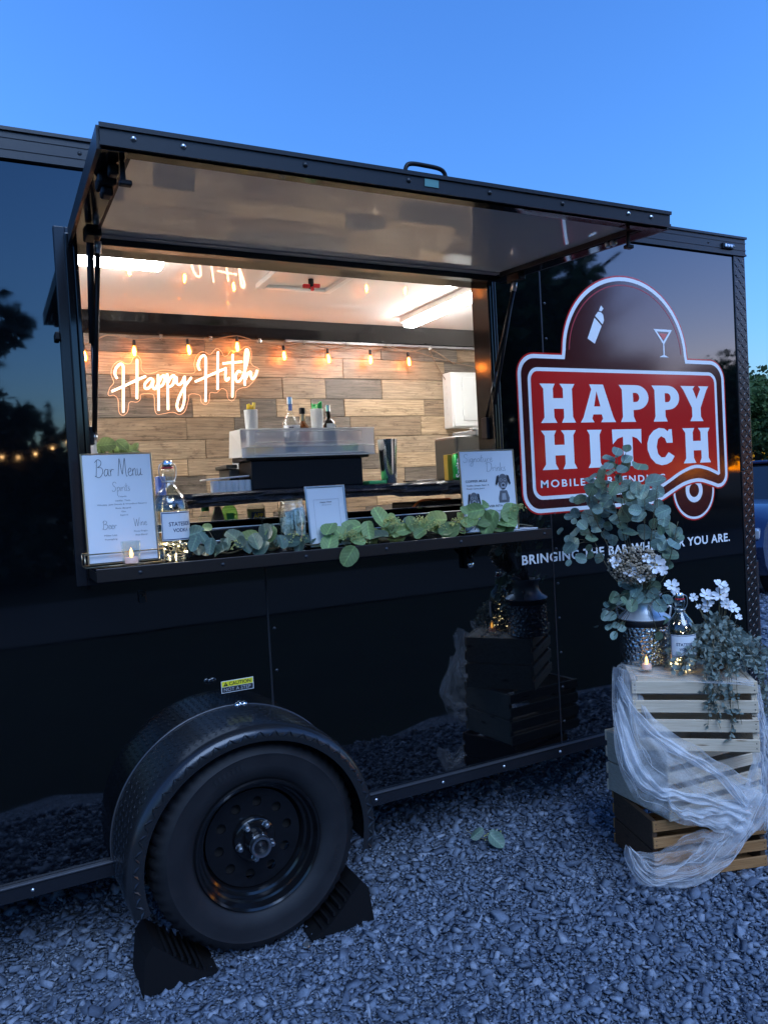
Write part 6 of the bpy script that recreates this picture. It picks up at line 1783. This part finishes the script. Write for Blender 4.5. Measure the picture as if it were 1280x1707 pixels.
swing_bottle(1.612, -0.588, TZ + 0.007, 240, 'swing top vodka bottle with fairy lights on the crate beside the milk can', 8)
votive(1.504, -0.512, TZ + 0.007, 0.0275, 0.070, 'lit tealight in clear glass on the crate in front of the milk can')

# trailing plant with white flowers
PC = V3((1.728, -0.660, 0))
TP = thing('trailing_plant', 'trailing dusty green plant with white flowers spilling over the top crate', 'plant', (PC.x, PC.y, TZ))
rg = random.Random(77)
lv, lf, stg = [], [], []
def add_leaf(p, d, r):
    d = d.normalized()
    s_ = d.cross(V3((rg.uniform(-1, 1), rg.uniform(-1, 1), rg.uniform(-1, 1)))).normalized()
    up_ = d.cross(s_)
    b0 = len(lv)
    for t, w, h in ((0, 0, 0), (0.35, 0.34, 0.06), (0.7, 0.36, 0.08), (1.0, 0.0, 0.0)):
        if w == 0:
            lv.append(p + d * r * 2 * t)
        else:
            lv.append(p + d * r * 2 * t + s_ * r * w * 1.5 + up_ * r * h * 2)
            lv.append(p + d * r * 2 * t - s_ * r * w * 1.5 + up_ * r * h * 2)
    lf.extend([(b0, b0 + 1, b0 + 2), (b0 + 1, b0 + 3, b0 + 4, b0 + 2), (b0 + 3, b0 + 5, b0 + 4)])
def strand(p0, pts, n, r):
    cv = catmull([p0] + pts, 7)
    stg.append(gtube(cv, 0.0010, 4))
    for k in range(n):
        i = rg.randrange(1, len(cv))
        tdir = (cv[i] - cv[i - 1]).normalized()
        d = tdir * 0.5 + V3((rg.uniform(-1, 1), rg.uniform(-1, 1), rg.uniform(-0.6, 0.9)))
        add_leaf(cv[i], d, r * rg.uniform(0.7, 1.25))
root = PC + V3((0, 0, TZ + 0.07))
for k in range(125):
    a = rg.uniform(0, 6.28)
    e = rg.uniform(0.1, 1.5)
    R_ = rg.uniform(0.07, 0.115)
    p1 = root + V3((R_ * 0.6 * math.cos(a) * math.cos(e), R_ * 0.6 * math.sin(a) * math.cos(e), R_ * math.sin(e) + 0.03))
    p2 = root + V3((R_ * 1.15 * math.cos(a) * (0.4 + math.cos(e)), R_ * 1.0 * math.sin(a) * (0.4 + math.cos(e)), R_ * 0.7 * math.sin(e) - 0.005))
    p3 = p2 + V3((0.03 * math.cos(a), 0.03 * math.sin(a), -rg.uniform(0.02, 0.07)))
    strand(root, [p1, p2, p3], 17, 0.0125)
# strands hanging over the crate front and its right edge
fr_ = V3((-0.64, -0.77, 0))
lf_ = V3((0.77, -0.64, 0))
for k in range(13):
    s_ = rg.uniform(-0.085, 0.05)
    o_ = PC + fr_ * 0.155 + lf_ * s_ + V3((0, 0, TZ + 0.015))
    ln = rg.uniform(0.06, 0.26) * (1.0 - abs(s_ + 0.02) * 4)
    strand(PC + fr_ * 0.05 + lf_ * s_ * 0.7 + V3((0, 0, TZ + 0.08)), [o_ + V3((0, 0, 0.03)), o_ + fr_ * 0.015 + V3((0, 0, -ln * 0.5)), o_ + fr_ * 0.012 + lf_ * rg.uniform(-0.02, 0.02) + V3((0, 0, -ln))], 24, 0.0105)
for k in range(8):
    s_ = rg.uniform(-0.06, 0.08)
    o_ = PC + lf_ * 0.135 - fr_ * s_ + V3((0, 0, TZ + 0.01))
    ln = rg.uniform(0.05, 0.24)
    strand(PC + lf_ * 0.05 + V3((0, 0, TZ + 0.08)), [o_ + V3((0, 0, 0.05)), o_ + lf_ * 0.02 + V3((0, 0, -ln * 0.5)), o_ + lf_ * 0.02 + V3((0, 0, -ln))], 20, 0.0105)
part('leaves', (lv, lf), MT['dusty'], TP, kind='stuff')
fs = []
FB = list(FLOWERS_B) + [(a + rg.uniform(-.035, .035), b - rg.uniform(-.01, .03), d + rg.uniform(-.035, .03), r * rg.uniform(.55, .85)) for a, b, d, r in FLOWERS_B[:6]]
for px_, py_, pz_, r in FB:
    flower((px_, py_, pz_), r, TP, (-0.6, -0.6, 0.5))
    fs.append(gtube(catmull([V3((px_, py_, pz_)), V3((px_, py_, pz_)).lerp(root, 0.5) + V3((0, 0, 0.01)), root], 4), 0.0014, 5))
part('stem', gjoin(stg + fs), MT['stem'], TP)
part('pot', glathe([(0.0, TZ + 0.007), (0.036, TZ + 0.007), (0.046, TZ + 0.085), (0.043, TZ + 0.085), (0.0, TZ + 0.07)], 24, 'z', (PC.x, PC.y, 0)), mat('wicker_brown', (0.10, 0.055, 0.03), 0.8), TP, auto=50)

# ---------------------------------------------------------------- small things on the gravel
def chock(label, x, s):
    """rubber wedge; s=+1 slopes up towards +x"""
    t = thing('wheel_chock', label, 'wheel chock', (x, -0.16, 0), 'rubber wheel chocks')
    y0, y1 = -0.285, -0.095
    pf = [(0.0, 0.0), (0.0, 0.055), (0.035, 0.075)] if False else None
    P = [(-0.105, 0.0), (-0.100, 0.030), (-0.060, 0.110), (-0.035, 0.150), (0.0, 0.162), (0.030, 0.128), (0.075, 0.055), (0.115, 0.0)]
    # back face steep, tyre side concave
    P = [(-0.10, 0.0), (-0.085, 0.12), (-0.06, 0.150), (-0.025, 0.118), (0.02, 0.070), (0.075, 0.026), (0.135, 0.004), (0.135, 0.0)]
    v = [(x + s * a, y0, b) for a, b in P] + [(x + s * a, y1, b) for a, b in P]
    n = len(P)
    f = [tuple(range(n)), tuple(range(2 * n - 1, n - 1, -1))] + [(i, n + i, n + (i + 1) % n, (i + 1) % n) for i in range(n)]
    part('wedge', (v, f), MT['chock'], t)
    gs = []
    for k in range(6):
        a0 = 0.0 + k * 0.02
        i = 0
        gs.append(gbox(x + s * (-0.02 + a0 * 1.1) - 0.004, x + s * (-0.02 + a0 * 1.1) + 0.004, y0 + 0.006, y1 - 0.006, 0.112 - 0.019 * k, 0.121 - 0.017 * k if k < 5 else 0.03))
    each('grip_rib', gs, MT['chock'], t)
    return t
chock('black rubber wheel chock under the tyre on the side away from the crates', -0.292, 1)
chock('black rubber wheel chock under the tyre on the side nearer the crates', 0.292, -1)
solo('bottle_cap', gx(gjoin([glathe([(0.0, 0.006), (0.011, 0.006), (0.0128, 0.004), (0.0135, 0.0), (0.0, -0.001)], 21)]), Matrix.Translation((0.124, -0.318, 0.012)) @ Matrix.Rotation(0.35, 4, 'X')), MT['steel'], 'small round silver bottle cap on the gravel beside the tyre', 'bottle cap', auto=40)
SP = thing('fallen_sprig', 'fallen eucalyptus sprig lying on the gravel beneath the trailer edge', 'sprig', (1.042, -0.052, 0.01))
rg = random.Random(3)
place_leaf(gl[3], (1.055, -0.085, 0.030), 0.036, SP, rg, (-0.2, -0.6, 0.8), 0.1)
place_leaf(gl[2], (1.01, -0.01, 0.040), 0.028, SP, rg, (-0.5, -0.5, 0.5), 0.5)
place_leaf(gl[2], (1.075, -0.035, 0.03), 0.022, SP, rg, (-0.3, -0.5, 0.8), 0.4)
part('stem', gtube(catmull([(0.985, 0.03, 0.05), (1.01, -0.01, 0.028), (1.05, -0.05, 0.022), (1.09, -0.06, 0.02)], 4), 0.002, 5), MT['stem'], SP)
part('buds', gjoin([gsphere((1.07 + rg.uniform(-.04, .04), -0.045 + rg.uniform(-.03, .03), 0.028 + rg.uniform(-.01, .012)), 0.003, 5, 3) for _ in range(40)]), MT['sprig'], SP, kind='stuff')
# ---------------------------------------------------------------- parked car and trees
def car(x, y, rz):
    t = thing('parked_car', 'dark blue car parked beyond the diamond plate corner of the trailer', 'car', (x, y, 0))
    M = Matrix.Translation((x, y, 0)) @ Matrix.Rotation(rz, 4, 'Z')
    # side profile (front at -x): lower body then greenhouse, lofted across the width
    prof = [(-2.15, 0.42), (-2.22, 0.62), (-2.15, 0.80), (-1.95, 0.93), (-1.1, 1.06), (-0.35, 1.09), (1.0, 1.12), (1.95, 1.10), (2.15, 0.98), (2.2, 0.6), (2.12, 0.34), (-2.0, 0.28)]
    secs = [(-0.90, 0.93, 0.0), (-0.93, 1.0, 0.0), (-0.80, 1.0, 0.03), (0, 1.01, 0.05), (0.80, 1.0, 0.03), (0.93, 1.0, 0.0), (0.90, 0.93, 0.0)]
    v, f = [], []
    for yy, sc, hz in secs:
        for a, b in prof:
            v.append((a * (0.985 if abs(yy) > 0.85 else 1.0), yy, b * (1 if b < 0.7 else sc) + (hz if b > 0.9 else 0)))
    n = len(prof)
    for i in range(len(secs) - 1):
        for j in range(n):
            k = (j + 1) % n
            f.append((i * n + j, i * n + k, (i + 1) * n + k, (i + 1) * n + j))
    f += [tuple(range(n)), tuple(range((len(secs)) * n - 1, (len(secs) - 1) * n - 1, -1))]
    part('body', gx((v, f), M), MT['car_paint'], t, auto=35)
    gp = [(-1.0, 1.06), (-0.25, 1.52), (0.1, 1.58), (1.3, 1.57), (1.85, 1.42), (2.05, 1.08)]
    v, f = [], []
    for yy, w in ((-0.86, 0), (-0.70, 1), (0.70, 1), (0.86, 0)):
        for a, b in gp:
            v.append((a, yy if b < 1.2 else yy * (0.95 if w else 0.84), b if w else 1.07 + (b - 1.07) * 0.92))
    n = len(gp)
    for i in range(3):
        for j in range(n - 1):
            f.append((i * n + j, i * n + j + 1, (i + 1) * n + j + 1, (i + 1) * n + j))
    f += [tuple(range(n)), tuple(range(4 * n - 1, 3 * n - 1, -1))]
    part('glasshouse', gx((v, f), M), MT['car_glass'], t)
    part('roof', gx(gjoin([gbev(-0.15, 1.75, -0.66, 0.66, 1.555, 1.605, 0.02)]), M), MT['car_paint'], t)
    for s in (-1, 1):
        part('pillar', gx(gjoin([gtube([(-1.02, s * 0.83, 1.06), (-0.2, s * 0.68, 1.56)], 0.035, 6), gtube([(0.75, s * 0.82, 1.08), (0.7, s * 0.68, 1.57)], 0.035, 6), gtube([(2.03, s * 0.82, 1.08), (1.75, s * 0.66, 1.5)], 0.04, 6)]), M), MT['car_paint'], t)
        part('headlight', gx(gbev(-2.20, -1.98, s * 0.72 - 0.17, s * 0.72 + 0.17, 0.70, 0.83, 0.03), M), mat('headlight_glass', (0.45, 0.47, 0.5), 0.12, metal=0.5), t)
        for wx in (-1.35, 1.35):
            w = part('wheel', gx(glathe([(0.20, s * 0.93), (0.30, s * 0.95), (0.33, s * 0.92), (0.335, s * 0.80), (0.32, s * 0.72), (0.0, s * 0.72)], 32, 'y', (wx, 0, 0.335)), M), MT['rubber'], t, auto=40)
            part('rim', gx(gjoin([glathe([(0.0, s * 0.925), (0.05, s * 0.93), (0.06, s * 0.90)], 16, 'y', (wx, 0, 0.335)), glathe([(0.205, s * 0.935), (0.19, s * 0.92), (0.185, s * 0.85), (0.0, s * 0.84)], 32, 'y', (wx, 0, 0.335))] + [gtube([(wx, s * 0.915, 0.335), (wx + 0.19 * math.cos(a), s * 0.925, 0.335 + 0.19 * math.sin(a))], 0.016, 6) for a in [2 * PI * i / 5 for i in range(5)]]), M), MT['steel'], w, auto=40)
    part('bumper', gx(gbev(-2.25, -2.1, -0.85, 0.85, 0.34, 0.56, 0.05), M), MT['black_plastic'], t)
car(8.63, 4.59, 0.35)

def tree(label, x, y, h, r, base, seed, kind='broad', leaves=5200, cat='tree', group='trees around the yard', ls=None):
    rg = np.random.default_rng(seed)
    t = thing('conifer_tree' if kind == 'conifer' else 'broadleaf_tree', label, cat, (x, y, 0), group)
    rr = random.Random(seed)
    tr = [gtube([(x, y, -0.05), (x + 0.1, y, h * 0.35), (x, y + 0.1, h * (0.95 if kind == 'conifer' else 0.7))], [0.035 * h, 0.024 * h, 0.006 * h], 8)]
    if kind != 'conifer':
        for k in range(9):
            a, z0 = rr.uniform(0, 6.28), h * rr.uniform(0.28, 0.55)
            d = r * rr.uniform(0.5, 0.9)
            tr.append(gtube(catmull([(x, y, z0), (x + d * 0.5 * math.cos(a), y + d * 0.5 * math.sin(a), z0 + h * 0.12), (x + d * math.cos(a), y + d * math.sin(a), z0 + h * 0.26)], 4), [0.012 * h * (1 - 0.8 * i / 9) for i in range(9)], 6))
    part('trunk', gjoin(tr), MT['bark'], t)
    ls = ls or (0.018 * h)
    if kind == 'conifer':
        zz = base + (h - base) * (1 - np.sqrt(rg.random(leaves)))
        k = 1 - (zz - base) / (h - base)
        whorl = 0.72 + 0.28 * np.sin(zz * 9.0 / max(h, 1) * 3 + 0.0)
        ang = rg.uniform(0, 6.283, leaves)
        lob = 0.8 + 0.2 * np.sin(ang * 5 + zz * 2.1)
        rad = r * (0.06 + 0.94 * k) * whorl * lob * np.sqrt(rg.uniform(0.15, 1.0, leaves))
        C = np.stack([x + rad * np.cos(ang), y + rad * np.sin(ang), zz - 0.15 * rad], 1)
    else:
        nl = 26
        lc = rg.normal(0, 1, (nl, 3))
        lc /= np.linalg.norm(lc, axis=1, keepdims=True)
        lc *= rg.uniform(0.45, 1.0, (nl, 1))
        ch = (h - base) / 2
        lc = lc * np.array([r * 0.78, r * 0.78, ch * 0.78]) + np.array([x, y, base + ch])
        lr = rg.uniform(0.26, 0.44, nl) * r
        idx = rg.integers(0, nl, leaves)
        d = rg.normal(0, 1, (leaves, 3))
        d /= np.linalg.norm(d, axis=1, keepdims=True)
        C = lc[idx] + d * (lr[idx] * rg.uniform(0.35, 1.0, leaves) ** 0.5)[:, None] * np.array([1, 1, 0.8])
        C[:, 2] = np.maximum(C[:, 2], base * 0.8)
    a1 = rg.normal(0, 1, (leaves, 3)); a1 /= np.linalg.norm(a1, axis=1, keepdims=True)
    a2 = np.cross(a1, rg.normal(0, 1, (leaves, 3))); a2 /= np.linalg.norm(a2, axis=1, keepdims=True)
    s = ls * rg.uniform(0.6, 1.4, (leaves, 1))
    V = np.stack([C - a1 * s, C + a2 * s * 0.6, C + a1 * s, C - a2 * s * 0.6], 1).reshape(-1, 3) - np.array([x, y, 0])
    me = bpy.data.meshes.new('crown')
    me.vertices.add(len(V))
    me.vertices.foreach_set('co', V.reshape(-1).astype(np.float32))
    me.loops.add(len(V))
    me.loops.foreach_set('vertex_index', np.arange(len(V), dtype=np.int32))
    me.polygons.add(leaves)
    me.polygons.foreach_set('loop_start', np.arange(0, len(V), 4, dtype=np.int32))
    me.update(calc_edges=True)
    me.materials.append(MT['conifer'] if kind == 'conifer' else MT['foliage'])
    o = bpy.data.objects.new('crown', me)
    COL.objects.link(o)
    o.parent = t
    return t
# beyond the car, right edge of the picture
tree('leafy green tree standing behind the parked car', 42.5, 27.0, 8.6, 4.0, 0.6, 1, leaves=9000, ls=0.16)
tree('dark green tree further back behind the trailer corner', 48.5, 34.0, 9.0, 4.6, 0.6, 2, leaves=8000, ls=0.18)
tree('low bushy tree filling the gap beside the parked car', 35.0, 19.6, 3.8, 2.4, 0.2, 6, leaves=6000, ls=0.12)
# across the lane, seen mirrored in the glossy trailer side
tree('tall dark conifer across the road mirrored in the trailer side', -1.55, -17.0, 11.5, 4.3, 0.2, 11, 'conifer', 9000, ls=0.2)
tree('small pointed conifer mirrored beside the window frame', 1.25, -25.0, 4.9, 0.9, 0.3, 12, 'conifer', 3500, ls=0.13)
tree('bushy conifer mirrored close to the window frame', 3.4, -22.0, 5.4, 1.7, 0.3, 13, 'conifer', 4000, ls=0.15)
tree('large spreading tree mirrored in the trailer side above the sign', 15.0, -20.0, 12.5, 6.6, 2.2, 14, leaves=14000, ls=0.24)
tree('broad tree mirrored behind the awning', 7.5, -24.0, 9.0, 4.6, 1.2, 15, leaves=8000, ls=0.2)
tree('open lower tree mirrored near the trailer corner', 34.0, -26.0, 7.2, 5.2, 1.9, 16, leaves=8000, ls=0.22)
tree('round tree mirrored at the far end of the trailer side', 44.0, -29.0, 8.0, 5.4, 2.0, 17, leaves=8000, ls=0.22)
tree('leafy tree mirrored between the sign and the corner', 26.0, -24.5, 7.4, 4.0, 0.9, 18, leaves=8000, ls=0.2)

def treeline():
    """added far wood screening the sunset glow: one mass of foliage with an uneven top"""
    rg = np.random.default_rng(40)
    N = 26000
    ang = np.radians(rg.uniform(-75, 46, N))              # measured from -y towards +x
    D = rg.uniform(52, 64, N)
    top = 4.6 + 1.5 * np.sin(ang * 23) + 1.0 * np.sin(ang * 57 + 1) + 0.7 * np.sin(ang * 131)
    z = 0.9 + (top - 0.9) * rg.random(N) ** 0.8
    C = np.stack([D * np.sin(ang), -D * np.cos(ang), z], 1)
    a1 = rg.normal(0, 1, (N, 3)); a1 /= np.linalg.norm(a1, axis=1, keepdims=True)
    a2 = np.cross(a1, rg.normal(0, 1, (N, 3))); a2 /= np.linalg.norm(a2, axis=1, keepdims=True)
    s = rg.uniform(0.35, 0.75, (N, 1))
    V = np.stack([C - a1 * s, C + a2 * s * 0.7, C + a1 * s, C - a2 * s * 0.7], 1).reshape(-1, 3)
    o = part('glow_screen_wood', ([tuple(p) for p in V], [(4 * i, 4 * i + 1, 4 * i + 2, 4 * i + 3) for i in range(N)]), MT['conifer'])
    o['kind'] = 'stuff'
    o['label'] = 'dark far wood added beyond the road to screen the mirrored sunset glow'
    o['category'] = 'wood'
treeline()  # unseen foliage added to block the sunset glow mirrored in the wall

# warm festoon lights across the lane behind the camera
FL = thing('festoon_lights', 'warm festoon lights on poles across the lane mirrored in the trailer side', 'string lights', (-0.5, -12, 0))
fp = [(-3.2, -12, 2.75), (-2.2, -12, 2.45), (-1.2, -12, 2.60), (-0.2, -12, 2.42), (0.8, -12, 2.72)]
fc_ = catmull(fp, 8)
part('cord', gtube(fc_, 0.012, 5), MT['black_plastic'], FL)
for k in range(0, len(fc_), 2):
    part('bulb', gsphere(fc_[k] + V3((0, 0, -0.05)), 0.024, 10, 7), emit('festoon_bulb', (1.0, 0.55, 0.2), 25.0) if k == 0 else bpy.data.materials['festoon_bulb'], FL, True)
for px_ in (-3.2, 0.8):
    part('pole', gtube([(px_, -12, -0.02), (px_, -12, 2.8)], 0.03, 8), MT['trim_m'], FL)
